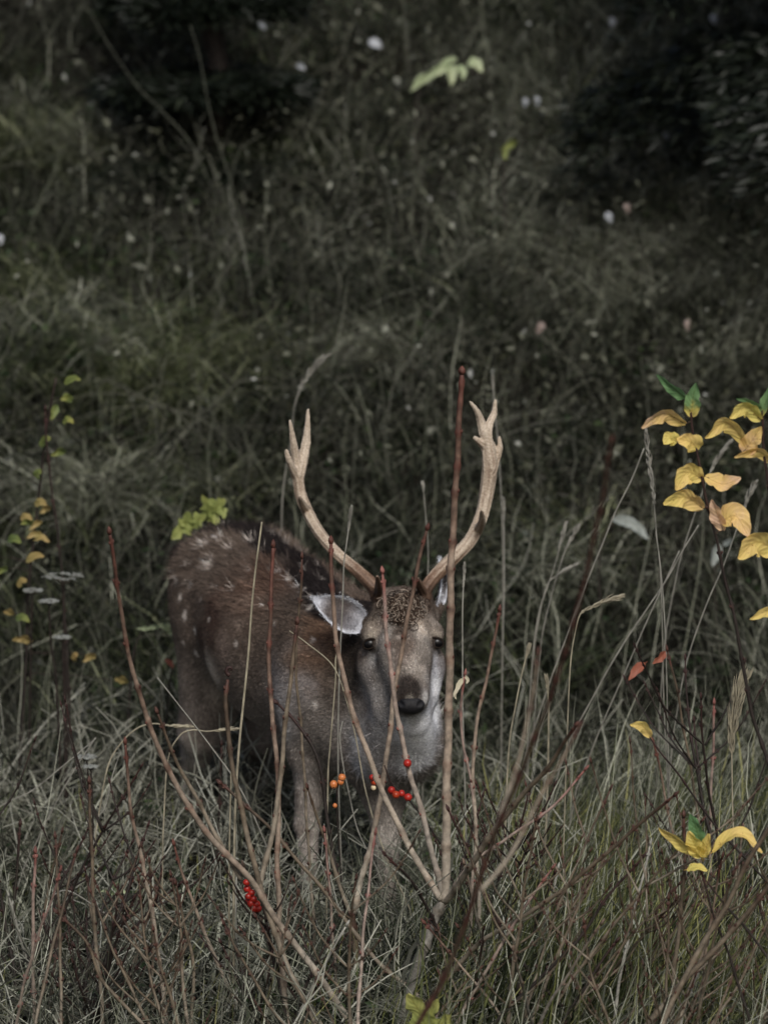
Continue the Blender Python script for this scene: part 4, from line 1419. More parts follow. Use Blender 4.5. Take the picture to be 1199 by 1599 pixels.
singles = [
    ('pinkish pale shoot standing straight at the far left edge', 'bark_pale', [(55, 1332), (54, 1400), (53, 1480), (53, 1599)], (5.5, 8), -1.0),
    ('slim tan shoot with a pink tip, right of the far left pale one', 'bark_brown', [(138, 1222), (141, 1290), (146, 1370), (149, 1450), (156, 1530), (160, 1599)], (5.5, 8), -1.1),
    ('tan shoot bending gently right below the arching shoot, lower left', 'bark', [(198, 1162), (201, 1215), (208, 1280), (222, 1350), (238, 1430), (250, 1500), (262, 1599)], (5.5, 9.5), -1.0),
    ('red-tipped shoot leaning right below the hind leg of the deer', 'bark', [(273, 1322), (290, 1375), (315, 1440), (345, 1520), (388, 1599)], (5, 8.5), -.9),
    ('thin dark brown shoot beside the red-tipped one, lower left', 'bark_brown', [(276, 1380), (286, 1440), (300, 1500), (300, 1599)], (5, 7), -1.0),
    ('brown shoot leaning right from the bottom left, knobbly with old nodes', 'bark_brown', [(90, 1425), (135, 1470), (160, 1530), (195, 1570), (225, 1599)], (5, 8), -1.2),
    ('reddish shoot with a forked bud, right of the tall central shoot', 'bark', [(780, 955), (772, 1000), (758, 1060), (745, 1120), (738, 1190), (742, 1260), (745, 1340), (748, 1440), (755, 1599)], (5.5, 8), -.7),
    ('pale shoot crossed by withered cream petals, close right of the tall central shoot', 'bark_pale', [(727, 1056), (720, 1105), (724, 1160), (734, 1220), (741, 1290), (738, 1380), (735, 1480), (735, 1599)], (4.5, 6.5), -.7),
    ('pale slanting twig with pink tip, lower centre right', 'bark_pale', [(911, 1203), (880, 1240), (840, 1275), (790, 1312), (740, 1345), (700, 1400), (660, 1480), (600, 1599)], (4.5, 7.5), -.85),
    ('red-budded brown shoot in front of the back of the deer', 'bark_brown', [(472, 872), (471, 910), (468, 960), (462, 1040), (470, 1150), (478, 1250), (486, 1380), (495, 1599)], (4.5, 6), -.55),
    ('straight dark brown stem behind the yellow rosette, lower right', 'bark_brown', [(1067, 1278), (1067, 1340), (1062, 1420), (1055, 1500), (1048, 1599)], (6, 9), -1.2),
    ('dark brown twig slanting up to the right edge, uppermost of the lower right bundle', 'bark_brown', [(1215, 1270), (1170, 1340), (1130, 1420), (1080, 1500), (1035, 1599)], (8, 11), -1.5),
    ('thick brown twig slanting right, second of the lower right bundle', 'bark_brown', [(1220, 1350), (1170, 1420), (1120, 1480), (1060, 1540), (1010, 1599)], (8, 12), -1.4),
    ('knobbly red-brown twig rising from the bottom right towards the middle', 'bark_brown', [(925, 1355), (900, 1400), (880, 1450), (870, 1510), (865, 1599)], (4.5, 7), -.9),
    ('dark forked twig at the foot of the tall grass, bottom right of centre', 'bark_dark', [(752, 1378), (775, 1430), (800, 1485), (850, 1545), (905, 1599)], (5, 7), -1.1),
    ('dark twig crossing low from left to right near the bottom edge', 'bark_dark', [(1000, 1340), (950, 1400), (900, 1470), (840, 1530), (770, 1599)], (4.5, 8), -1.25),
    ('thin reddish twig crossing the tall green grass, lower right', 'bark', [(1020, 1160), (1035, 1220), (1050, 1300), (1080, 1400), (1110, 1500), (1125, 1599)], (4, 6.5), -.4),
    ('upright pinkish stem in the green grass at the right', 'bark_pale', [(1113, 1100), (1112, 1180), (1110, 1260), (1108, 1400), (1104, 1599)], (4.5, 6), -.3),
    ('thin reddish stem with red withered leaves, right of the deer', 'bark_brown', [(1040, 1015), (1052, 1060), (1064, 1120), (1076, 1180), (1088, 1270), (1095, 1400), (1100, 1599)], (4, 6), -.35),
    ('dark thin upright stem at the far left among the dead weeds', 'bark_dark', [(33, 1290), (25, 1400), (16, 1500), (8, 1599)], (5, 7), -.5),
    ('black thin stem between the legs of the deer', 'bark_dark', [(345, 1165), (342, 1250), (340, 1350), (342, 1500), (345, 1599)], (4, 6), .2),
    ('dark upright stem left of the deer carrying small yellow leaves', 'bark_dark', [(72, 640), (76, 720), (85, 800), (96, 880), (103, 960), (106, 1040), (108, 1150), (108, 1300), (110, 1420)], (3.5, 6.5), .9),
]
for lab, mt, pts, w, y in singles:
    p = to_ground(world_path(pts, y, y))
    e = empty('bare_shoot', p[-1], lab, 'shoot')
    shoot(e, p, wpx(w[0] * .9, y), wpx(w[1] * .9, y), mt, 'stem')

# more thin shoots in the low thicket: nothing tells them apart
for i in range(54):
    y = random.uniform(-1.5, .1)
    px = random.choice([random.uniform(-20, 560), random.uniform(640, 1220), random.uniform(700, 1200)])
    top = random.uniform(1290, 1520)
    ln = random.gauss(0, 55) + (45 if px > 700 else 0)
    pts = [(px + ln, top), (px + ln * .55, top + (1620 - top) * .4), (px + ln * .2, top + (1620 - top) * .75), (px, 1625)]
    p = to_ground(world_path(pts, y + random.gauss(0, .1), y))
    e = empty('bare_shoot', p[-1], 'thin bare woody shoot standing among others in the low thicket', 'shoot', 'thin shoots in the low thicket')
    shoot(e, p, wpx(random.uniform(3, 4.5), y), wpx(random.uniform(5, 8), y), random.choice(['bark_brown', 'bark_brown', 'bark_grey', 'bark', 'bark_dark', 'bark_pale', 'straw_grey']), 'stem', sides=6)

# low twiggy shrubs in the thicket: forking stems with opposite side twigs
def twiggy(px, y, n, H, lean, mat, label, group):
    x0 = W(px, 1500, y)[0]
    base = np.array([x0, y, float(g(x0, y))])
    e = empty('twiggy_shrub', base, label, 'shrub', group)
    for i in range(n):
        d_ = np.array([random.gauss(lean, .38), random.gauss(0, .25), 1.0]); d_ /= np.linalg.norm(d_)
        L = H * random.uniform(.6, 1.1); m_ = 7
        pts = [base + np.array([random.gauss(0, .012), random.gauss(0, .012), 0])]
        for k in range(m_):
            d_ = d_ + np.array([random.gauss(.02, .07), random.gauss(0, .07), .02]); d_ /= np.linalg.norm(d_)
            pts.append(pts[-1] + d_ * L / m_)
        p = catmull(pts, 4)[::-1]
        wb = random.uniform(.006, .010)
        shoot(e, p, .0038, wb, mat, 'stem', sides=6, node=.06)
        for k in range(random.randint(2, 5)):
            q = p[random.randint(4, len(p) - 8)]
            for sg in ((-1, 1) if random.random() < .5 else (random.choice((-1, 1)),)):
                dd = d_ + np.array([sg * random.uniform(.6, 1.1), random.gauss(0, .4), random.uniform(-.1, .2)]); dd /= np.linalg.norm(dd)
                l = L * random.uniform(.15, .38)
                pp = catmull([q, q + dd * l * .5, q + dd * l * .8 + np.array([0, 0, l * .12]), q + dd * l + np.array([0, 0, l * .25])], 4)[::-1]
                shoot(e, pp, .0026, .0042, mat, 'twig', sides=5, node=.05, budscale=.7)
    return e


for (px, y, n, H, ln, mt, lab) in [
    (800, -1.2, 5, .62, .35, 'bark_brown', 'twiggy reddish shrub at the bottom, right of the forked one'),
    (905, -1.0, 5, .50, .15, 'bark_brown', 'small twiggy shrub in the green grass, left of the straight dark stem'),
    (1010, -1.35, 5, .55, .5, 'bark_brown', 'leaning twiggy shrub below the yellow rosette'),
    (1110, -1.2, 4, .60, .35, 'bark_brown', 'twiggy shrub in the bottom right corner'),
    (1180, -.6, 4, .65, -.1, 'bark_dark', 'dark twiggy shrub at the right edge behind the bundle of twigs'),
    (730, -.6, 4, .45, .1, 'bark_dark', 'dark little shrub behind the fork of the tall shrub'),
    (560, -1.3, 4, .5, -.3, 'bark_brown', 'low twiggy shrub at the bottom centre leaning left'),
    (430, -1.1, 4, .42, -.2, 'bark_dark', 'dark low twigs beneath the red berry cluster'),
    (300, -1.2, 4, .45, -.4, 'bark_brown', 'twiggy shrub at the lower left leaning left'),
    (120, -1.0, 4, .45, .2, 'bark_dark', 'dark twiggy shrub in the bottom left corner'),
    (20, -.7, 4, .6, .1, 'bark_dark', 'dark twiggy shrub at the left edge below the umbels'),
]:
    twiggy(px, y, n, H, ln, mt, lab, 'low twiggy shrubs in the thicket')

# ------------------------------------------------------------------ leaves
def leaf(parent, base, tip, mid, width, mat, face=1.0, fold=.35, tone=(.3, .6), lobes=0, name='leaf', curl=.0, petiole=True):
    """base, mid, tip: world points on the midrib; width in metres; face: how much the blade turns to the viewer"""
    base, tip, mid = map(np.asarray, (base, tip, mid))
    c = catmull([base, mid, tip], 11); n = len(c)
    t = np.linspace(0, 1, n)
    d = np.gradient(c, axis=0); d /= np.linalg.norm(d, axis=1)[:, None]
    tocam = CAM - mid; tocam /= np.linalg.norm(tocam)
    perp = np.cross(d, tocam); perp /= np.linalg.norm(perp, axis=1)[:, None] + 1e-9
    dep = np.cross(perp, d)
    side = perp * face + dep * math.sqrt(max(0, 1 - face * face))
    nn = np.cross(side, d)
    w = width / 2 * np.sin(np.pi * np.clip(t * .96 + .02, 0, 1) ** .8) ** .75
    e1, e2, e3 = random.uniform(0, 6), random.uniform(0, 6), random.uniform(.3, .8)
    bite = lambda q, sg: 1 + .05 * math.sin(q * 17 + e1 + sg) + .04 * math.sin(q * 31 + e2 * sg) - (.22 * math.exp(-((q - e3) / .05) ** 2) if sg > 0 else 0)
    if lobes: w = w * (1 + .35 * np.cos(t * lobes * 2 * math.pi + 2.6) * np.sin(np.pi * t))
    us = np.linspace(-1, 1, 9)
    vs_, lu, lv, tn = [], [], [], []
    rw = random.uniform(0, 6)
    for i in range(n):
        for u in us:
            wav = .06 * width * math.sin(t[i] * 14 + u * 3 + rw) * abs(u)
            vs_.append(c[i] + side[i] * w[i] * bite(t[i], 1 if u > 0 else -1) * u * (1 - .08 * abs(u)) + nn[i] * (fold * w[i] * abs(u) - curl * w[i] * u * u + wav))
            lu.append(u); lv.append(t[i]); tn.append(tone[0] + (tone[1] - tone[0]) * t[i])
    K = 9
    i = np.arange(n - 1)[:, None] * K; j = np.arange(K - 1)[None]
    q = np.stack([i + j, i + j + 1, i + K + j + 1, i + K + j], -1).reshape(-1, 4)
    mb = MB(); mb.add(np.array(vs_), [q], lu=np.array(lu), lv=np.array(lv), tone=np.array(tn))
    if petiole:
        st = base - d[0] * width * .35
        tube(mb, np.array([st, base, c[2]]), np.array([.0009, .0009, .0005]), 5, True, lu=0., lv=0., tone=.6)
    return mb.build(name, M[mat], parent)


def leaf_px(parent, y, b_, m_, t_, w, mat='leaf_yellow', **k):
    dy = k.pop('dy', (0, -.01, -.02))
    return leaf(parent, W(*b_, y + dy[0]), W(*t_, y + dy[2]), W(*m_, y + dy[1]), w * S(y), mat, **k)


# yellow-leaved bush at the right edge
YB = -1.25
bp = to_ground(world_path([(1076, 632), (1083, 680), (1094, 735), (1108, 800), (1122, 860), (1135, 925), (1150, 990), (1163, 1060), (1180, 1130), (1205, 1215), (1225, 1320)], YB, YB))
bush = empty('yellow_leaved_bush', bp[-1], 'bush with a dark stem and large yellow and orange leaves at the right edge', 'shrub')
shoot(bush, bp, wpx(4, YB), wpx(8, YB), 'bark_dark', 'stem', tipbud=False)
b2 = world_path([(1190, 640), (1193, 700), (1200, 780), (1208, 900), (1212, 1050), (1222, 1300)], YB, YB)
shoot(bush, b2, wpx(4, YB), wpx(6, YB), 'bark_dark', 'stem', tipbud=False)
for (b_, m_, t_, w, mt, kw) in [
    ((1071, 622), (1054, 608), (1025, 585), 20, 'leaf_green', dict(tone=(.25, .1), fold=.5, face=.8)),
    ((1079, 650), (1081, 626), (1086, 598), 25, 'leaf_green', dict(tone=(1.0, .1), fold=.4)),
    ((1070, 662), (1036, 646), (1001, 668), 28, 'leaf_yellow', dict(tone=(.5, .9), face=.75)),
    ((1056, 690), (1045, 684), (1036, 694), 22, 'leaf_yellow', dict(tone=(.1, .2))),
    ((1088, 703), (1078, 690), (1056, 686), 30, 'leaf_yellow', dict(tone=(.3, .6))),
    ((1164, 692), (1133, 660), (1100, 684), 28, 'leaf_yellow', dict(tone=(.4, .5), face=.8)),
    ((1188, 656), (1164, 636), (1138, 652), 28, 'leaf_yellow', dict(tone=(.1, .3), face=.85)),
    ((1190, 640), (1170, 627), (1149, 622), 12, 'leaf_green', dict(tone=(.4, .2), face=.8)),
    ((1188, 650), (1196, 625), (1208, 598), 16, 'leaf_green', dict(tone=(.8, .2), face=.9)),
    ((1160, 706), (1172, 690), (1188, 666), 30, 'leaf_yellow', dict(tone=(.8, .6))),
    ((1212, 722), (1180, 704), (1146, 714), 22, 'leaf_yellow', dict(tone=(.5, .6), face=.7)),
    ((1095, 747), (1072, 738), (1054, 765), 34, 'leaf_yellow', dict(tone=(.4, .5), face=.95)),
    ((1098, 794), (1068, 776), (1035, 787), 32, 'leaf_yellow', dict(tone=(.7, .3), face=.9)),
    ((1100, 744), (1128, 756), (1156, 746), 28, 'leaf_yellow', dict(tone=(.6, .9), face=.9)),
    ((1128, 828), (1120, 805), (1111, 780), 24, 'leaf_yellow', dict(tone=(.9, 1.0), face=.9)),
    ((1126, 814), (1148, 806), (1168, 838), 38, 'leaf_yellow', dict(tone=(.6, .8), face=.95)),
    ((1215, 862), (1180, 846), (1151, 872), 42, 'leaf_yellow', dict(tone=(.4, .5), face=.9)),
    ((1225, 958), (1198, 954), (1170, 967), 18, 'leaf_yellow', dict(tone=(.3, .4), face=.9)),
]:
    leaf_px(bush, YB, b_, m_, t_, w * 1.12, mt, petiole=False, **kw)
    q0 = W(*b_, YB); both = np.vstack([bp, b2]); ok = both[both[:, 2] < q0[2] + .004]
    q1 = ok[int(np.argmin(np.linalg.norm(ok - q0, axis=1)))]
    mb = MB(); tube(mb, catmull([q0 + (W(*m_, YB - .01) - q0) * .25, q0, q0 * .45 + q1 * .55 + np.array([0, -.002, .002]), q1], 4), np.array([.0006] * 4 + [.0011] * 9), 5, True, age=.15)
    mb.build('petiole', M['bark_brown'], bush)

# rosette of four leaves on a black stem
YR = -1.35
rp = to_ground(world_path([(1093, 1352), (1106, 1400), (1122, 1450), (1142, 1510), (1170, 1599)], YR, YR))
ro = empty('seedling', rp[-1], 'seedling with a black stem carrying one green and several yellow leaves, lower right', 'seedling')
shoot(ro, rp, wpx(3.5, YR), wpx(6, YR), 'bark_dark', 'stem', buds=False, tipbud=False)
shoot(ro, world_path([(1096, 1366), (1130, 1410), (1165, 1450), (1215, 1520)], YR, YR), wpx(3, YR), wpx(5, YR), 'bark_dark', 'stem', buds=False, tipbud=False)
for (b_, m_, t_, w, mt, kw) in [
    ((1094, 1338), (1060, 1312), (1028, 1292), 22, 'leaf_yellow', dict(tone=(.2, .4), face=.7, fold=.6)),
    ((1094, 1338), (1084, 1318), (1074, 1298), 26, 'leaf_yellow', dict(tone=(.2, .4), face=.95)),
    ((1096, 1338), (1103, 1322), (1106, 1302), 20, 'leaf_yellow', dict(tone=(.3, .4), face=.9)),
    ((1112, 1330), (1152, 1303), (1189, 1332), 24, 'leaf_yellow', dict(tone=(.3, .6), face=.7, fold=.5)),
    ((1094, 1322), (1087, 1296), (1077, 1271), 24, 'leaf_green', dict(tone=(.2, .0), face=.95, fold=.3)),
    ((1072, 1358), (1088, 1355), (1104, 1360), 15, 'leaf_yellow', dict(tone=(.1, .3), face=.8)),
]:
    leaf_px(ro, YR, b_, m_, t_, w * 1.12, mt, **kw)

YS = -.9
spp = to_ground(world_path([(1014, 1150), (1030, 1175), (1060, 1210), (1095, 1262), (1140, 1318), (1215, 1395)], YS, YS))
e = empty('seedling', spp[-1], 'thin dark leaning seedling with a single oval yellow leaf at its tip', 'seedling')
shoot(e, spp, wpx(3, YS), wpx(5, YS), 'bark_dark', 'stem', buds=False, tipbud=False)
leaf_px(e, YS, (1015, 1151), (1003, 1134), (983, 1131), 20, tone=(.5, .4), face=.95)

e = empty('red_leaf', W(990, 1048, -.4), 'red withered leaf hanging right of the deer, lower of the two', 'leaf')
leaf_px(e, -.35, (1006, 1036), (994, 1045), (981, 1062), 16, 'leaf_red', tone=(.4, .8))
e = empty('red_leaf', W(1028, 1028, -.4), 'red withered leaf hanging right of the deer, upper of the two', 'leaf')
leaf_px(e, -.35, (1038, 1018), (1030, 1026), (1018, 1036), 16, 'leaf_red', tone=(.4, .8), face=.8)

# lime sprig behind the rump
Y1 = 1.0
sg = to_ground(world_path([(350, 800), (330, 812), (318, 840), (316, 900), (330, 1000), (335, 1200)], Y1, Y1))
e = empty('lime_sprig', sg[-1], 'sprig with jagged lime green leaves rising just behind the rump of the deer', 'sprig')
shoot(e, sg, wpx(2.5, Y1), wpx(4, Y1), 'bark_brown', 'stem', buds=False, tipbud=False)
for b_, m_, t_, w in [((300, 815), (288, 822), (268, 842), 30), ((300, 822), (310, 812), (322, 806), 24), ((322, 806), (325, 795), (317, 772), 22), ((326, 806), (338, 792), (352, 780), 30), ((326, 810), (334, 806), (340, 820), 22), ((336, 796), (348, 798), (350, 810), 14), ((296, 822), (290, 815), (282, 820), 30)]:
    leaf_px(e, Y1, b_, m_, t_, w, 'leaf_lime', lobes=3, tone=(.3, .7), face=.95, fold=.15)

# lime leaf at the bottom
YL = -1.5
e = empty('lime_leaf_plant', (*W(650, 1640, YL)[:2], float(g(*W(650, 1640, YL)[:2]))), 'low plant with broad yellow green leaves at the bottom centre', 'plant')
for b_, m_, t_, w in [((668, 1612), (655, 1580), (636, 1552), 40), ((668, 1612), (672, 1585), (684, 1560), 26), ((668, 1612), (690, 1598), (704, 1585), 26)]:
    leaf_px(e, YL, b_, m_, t_, w, 'leaf_lime', tone=(.5, .9), face=.95, lobes=2, fold=.1)
mb = MB(); tube(mb, to_ground(np.array([W(668, 1610, YL), W(669, 1620, YL), W(669, 1630, YL), W(669, 1640, YL)])), .0015, 5, True, age=.5); mb.build('stem', M['bark_brown'], e)

# pale green sprig on the slope, top centre
def far_leaf_plant(label, stem_px, leaves, mat, lift=.25, near=.3, name='leafy_sprig', wst=3, cat='sprig', **kw):
    gp = G(stem_px[-1][0], stem_px[-1][1] + lift * 200)
    y = gp[1] - near
    gp = np.array([gp[0], y, float(g(gp[0], y))])
    P_ = [W(a, b_, y) for a, b_ in stem_px]
    p = catmull(P_ + [gp - np.array([0, 0, .02])], 6)
    e = empty(name, gp, label, cat)
    mb = MB(); tube(mb, p, np.linspace(wst * .4, wst * .7, len(p)) * S(y), 6, True, age=np.linspace(.2, .8, len(p))); mb.build('stem', M['bark_dark'], e)
    for l in leaves:
        b_, m_, t_, w = l[:4]
        mt = l[4] if len(l) > 4 else mat
        q0 = W(*b_, y); q1 = p[int(np.argmin(np.linalg.norm(p - q0, axis=1)))]
        tw = MB(); tube(tw, catmull([q0, q0 * .5 + q1 * .5 + np.array([0, .004, .006]), q1], 4), np.linspace(.0006, .0012, 9), 4, True, age=.3); tw.build('twig', M['bark_dark'], e)
        leaf_px(e, y, b_, m_, t_, w, mt, dy=(0, -.01, -.02), tone=(random.uniform(.1, .5), random.uniform(.5, .9)), face=random.uniform(.8, 1), petiole=False, **kw)
    return e


far_leaf_plant('sprig with a row of pale green drooping leaves high on the slope', [(755, 118), (730, 112), (700, 105), (672, 118), (655, 135), (650, 180)],
               [((690, 106), (672, 115), (640, 142), 16), ((668, 118), (655, 124), (644, 136), 14), ((700, 100), (690, 106), (680, 118), 18), ((700, 98), (704, 112), (704, 134), 20),
                ((716, 102), (722, 112), (722, 124), 14), ((730, 98), (742, 100), (753, 112), 20), ((690, 98), (704, 94), (714, 92), 12)], 'leaf_pale')
far_leaf_plant('small lone yellow green leaf on the slope below the pale sprig', [(790, 228), (788, 250), (787, 280)], [((806, 222), (795, 224), (783, 234), 18), ((790, 228), (788, 238), (788, 250), 10)], 'leaf_lime')
far_leaf_plant('large grey green weathered leaves drooping behind the deer, left', [(318, 760), (290, 755), (262, 760), (268, 800), (280, 830)],
               [((290, 752), (270, 745), (238, 752), 34), ((292, 754), (282, 765), (262, 780), 30), ((305, 742), (315, 750), (326, 764), 24), ((290, 745), (275, 735), (262, 730), 22), ((300, 760), (292, 768), (286, 778), 16)], 'leaf_dim', near=-.6)
far_leaf_plant('pair of folded grey leaves right of the right antler', [(960, 815), (940, 840), (935, 900)], [((955, 810), (985, 818), (1012, 842), 20), ((985, 818), (998, 825), (1008, 840), 14)], 'leaf_grey')
far_leaf_plant('grey green leaf pair beside the stem of the yellow-leaved bush', [(1130, 850), (1118, 880), (1115, 930)], [((1122, 850), (1116, 865), (1112, 884), 20), ((1128, 850), (1136, 848), (1142, 842), 12)], 'leaf_grey', name='leafy_sprig')
# seedling with mixed small leaves, left
lv = []
for (a, b_, mt) in [(88, 712, 'leaf_lime'), (75, 690, 'leaf_lime'), (95, 655, 'leaf_lime'), (60, 745, 'leaf_lime'), (70, 790, 'leaf_yellow'), (45, 812, 'leaf_lime'), (55, 820, 'leaf_yellow'), (60, 785, 'leaf_yellow'), (38, 806, 'leaf_yellow'),
                    (30, 850, 'leaf_lime'), (50, 876, 'leaf_red'), (5, 865, 'leaf_yellow'), (12, 900, 'leaf_lime'), (40, 912, 'leaf_yellow'), (10, 950, 'leaf_yellow'), (35, 968, 'leaf_lime'), (35, 1000, 'leaf_yellow'),
                    (115, 1025, 'leaf_yellow'), (110, 610, 'leaf_green'), (115, 595, 'leaf_green'), (90, 640, 'leaf_lime'), (62, 850, 'leaf_yellow'), (48, 845, 'leaf_yellow'), (150, 1022, 'leaf_red'), (178, 1050, 'leaf_yellow')]:
    a += random.gauss(0, 7); b_ += random.gauss(0, 6)
    an = random.uniform(-1.3, 1.3) + (0 if random.random() < .5 else math.pi); ln = random.uniform(7, 17)
    lv.append(((a - ln * math.cos(an), b_ - ln * .6 * math.sin(an)), (a, b_ - 3), (a + ln * math.cos(an), b_ + ln * .6 * math.sin(an) + 3), random.uniform(12, 17), mt))
far_leaf_plant('straggly sapling at the left edge with small yellow, lime and orange leaves', [(88, 590), (75, 660), (66, 730), (58, 800), (50, 870), (44, 940), (42, 1020)], [(*l[:4], dict(leaf_lime='leaf_olive', leaf_yellow='leaf_ochre', leaf_green='leaf_olive', leaf_red='leaf_ochre')[l[4]]) for l in lv], 'leaf_lime', lift=.9, name='sapling', cat='sapling', wst=4)
far_leaf_plant('low twig with three small bright green leaves touching the rump of the deer', [(262, 985), (235, 980), (215, 1000), (205, 1060)], [((250, 980), (240, 978), (222, 984), 10), ((262, 985), (258, 978), (248, 976), 14), ((270, 990), (264, 982), (262, 972), 12), ((230, 984), (226, 980), (214, 982), 8)], 'leaf_pale', lift=.5)
far_leaf_plant('small orange leaf on a thin twig left of the hind leg', [(270, 1035), (266, 1060), (262, 1100)], [((258, 1030), (266, 1036), (270, 1044), 9)], 'leaf_red', lift=.4)
far_leaf_plant('low green herb at the foot of the bank, lower left', [(178, 1390), (178, 1405), (180, 1420)], [((178, 1398), (168, 1390), (158, 1392), 8), ((178, 1398), (190, 1392), (200, 1396), 8), ((178, 1398), (180, 1386), (184, 1378), 9)], 'leaf_pale', lift=.1, name='leafy_herb', cat='plant')

# pale leaves on the slope; upper right ones are leaf shapes for light glints
for i, (a, b_, r_, lab) in enumerate([(586, 69, 11, 'bright white oval leaf high on the slope, largest of the pale ones'), (410, 40, 7, 'white leaf near the top, left of the largest white one'), (232, 12, 8, 'pale leaf at the very top left of centre'),
                                      (470, 105, 7, 'round pale leaf below the top edge, centre left'), (1030, 115, 8, 'round white light glint, a leaf shape, in front of the dark spruce boughs'), (1038, 213, 6, 'small white light glint, a leaf shape, at the edge of the dark spruce, lower one'),
                                      (930, 147, 7, 'white light glint, a leaf shape, left of the dark spruce, upper of a pair'), (820, 160, 7, 'pale light glint, a leaf shape, high on the slope, left of a bright twin'), (838, 158, 7, 'bright light glint, a leaf shape, high on the slope, right of its pale twin'),
                                      (950, 340, 9, 'white leaf lying on the bank below the spruce'), (978, 325, 8, 'pale pink leaf on the bank above the white one'), (843, 512, 10, 'pinkish upright leaf on the bank in the middle right'), (1073, 508, 9, 'dull pink leaf on the bank at the right'),
                                      (1, 374, 8, 'white leaf at the left edge of the bank'), (955, 35, 8, 'pale light glint, a leaf shape, at the top, left of the spruce boughs'), (1113, 30, 8, 'pale light glint, a leaf shape, at the top right among spruce boughs'), (1090, 78, 8, 'grey white light glint, a leaf shape, at the upper right among spruce boughs')]):
    gp = G(a, b_)
    y = gp[1] - .4
    e = empty('pale_leaf_or_glint', W(a, b_, y), lab, 'leaf')
    an = random.uniform(.4, 2.4)
    if 'pink' in lab: mt = 'litter'
    c0 = W(a, b_, y); u = np.array([math.cos(an), 0, -math.sin(an)]) * r_ * S(y)
    leaf(e, c0 - u, c0 + u, c0 + np.array([0, -.004, .003]), r_ * 1.5 * S(y), 'leaf_petal' if 'pink' not in lab else 'leaf_pink', face=.95, fold=.2, petiole=False)

# ------------------------------------------------------------------ berries
def berries(name, label, y, stem, dots, mat='berry_red', group=None, w=3):
    p = world_path(stem, y, y)
    e = empty(name, p[-1], label, 'berries', group)
    mb = MB(); tube(mb, p, np.linspace(w * .35, w * .5, len(p)) * S(y), 6, True, age=np.linspace(.1, .7, len(p))); mb.build('twig', M['bark_dark'], e)
    for d_ in dots:
        a, b_, r_ = d_[:3]; mt = d_[3] if len(d_) > 3 else mat
        c0 = W(a, b_, y - random.uniform(0, .012))
        k = int(np.argmin(np.linalg.norm(p - c0, axis=1)))
        q = MB()
        R = r_ * S(y)
        ellip(q, c0, (R * random.uniform(.9, 1.05), R * random.uniform(.9, 1.05), R * random.uniform(.92, 1.15)), 16, 11, bump=.035)
        bo = q.build('berry', M[mt], e)
        s_ = MB(); tube(s_, np.array([c0 + (p[k] - c0) * .0, c0 + (p[k] - c0) * .5 + np.array([0, 0, .001]), p[k]]), .0006, 4, True, age=.2); 
        ellip(s_, c0 + np.array([0, -R * .8, -R * .55]), (R * .16,) * 3, 6, 4, age=-.2)
        s_.build('stalk', M['bark_dark'], bo)
    return e


berries('berry_cluster', 'dense hanging cluster of red berries at the lower left, below the belly of the deer', -1.08, [(384, 1364), (388, 1385), (394, 1405), (400, 1425)],
        [(385, 1378, 5.5), (386, 1388, 6), (393, 1394, 6), (388, 1400, 5.5), (396, 1404, 6), (392, 1411, 6), (401, 1412, 6), (397, 1419, 6.5), (404, 1419, 5.5), (386, 1408, 4.5)])
berries('berry_cluster', 'four glossy red berries in a row under the throat of the deer', -.85, [(600, 1195), (612, 1225), (630, 1240), (655, 1270), (690, 1320)],
        [(611, 1234, 5.8), (618, 1241, 6.5, 'berry_orange2'), (627, 1239, 5.8), (637, 1245, 6.5)])
berries('berry_cluster', 'single red berry on a pale shoot below the chin of the deer', -1.0, [(638, 1200), (637, 1196), (636, 1190)], [(636, 1192, 6.5)])
berries('berry_cluster', 'pair of orange red berries with a pale seed, left of the four red ones', -.9, [(588, 1200), (584, 1215), (580, 1235)], [(581, 1214, 5), (584, 1221, 5.5, 'berry_orange2'), (583, 1230, 4.2, 'berry_aril')])
berries('berry_cluster', 'pair of dull orange berries in front of the foreleg of the deer', -.5, [(533, 1205), (528, 1225), (526, 1260), (530, 1330), (536, 1420)], [(534, 1214, 6.3), (532, 1221, 5), (521, 1225, 6.3), (523, 1258, 3.6)], mat='berry_orange')
berries('berry_cluster', 'red berry at the bottom edge right of centre', -1.0, [(776, 1590), (779, 1600), (781, 1620)], [(780, 1598, 6)])

# dead curled leaf on top of a shoot
mb = MB()
c0 = W(361, 1046, -1.1); th = np.linspace(-.5, 4.6, 16)
rr = np.linspace(.5, 9.5, 16)
pts = np.array([W(360 + r_ * math.cos(t) * .85, 1046 - r_ * math.sin(t) * .85, -1.1) for t, r_ in zip(th, rr)])
tube(mb, pts, np.linspace(.002, .0045, 16), 7, True, age=.1)
tag(mb.build('curled_leaf', M['bark_dark']), 'shrivelled dark brown leaf curled on the tip of a shoot beside the flank', 'leaf')

# withered cream petals right of the tall shoot
e = empty('withered_petals', W(716, 1080, -.75), 'withered cream petals hanging beside the tall central shoot', 'petals')
for b_, m_, t_, w in [((722, 1060), (716, 1070), (708, 1088), 9), ((727, 1056), (730, 1062), (728, 1068), 6), ((716, 1075), (710, 1084), (712, 1092), 6)]:
    leaf_px(e, -.75, b_, m_, t_, w, 'leaf_cream', name='petal')


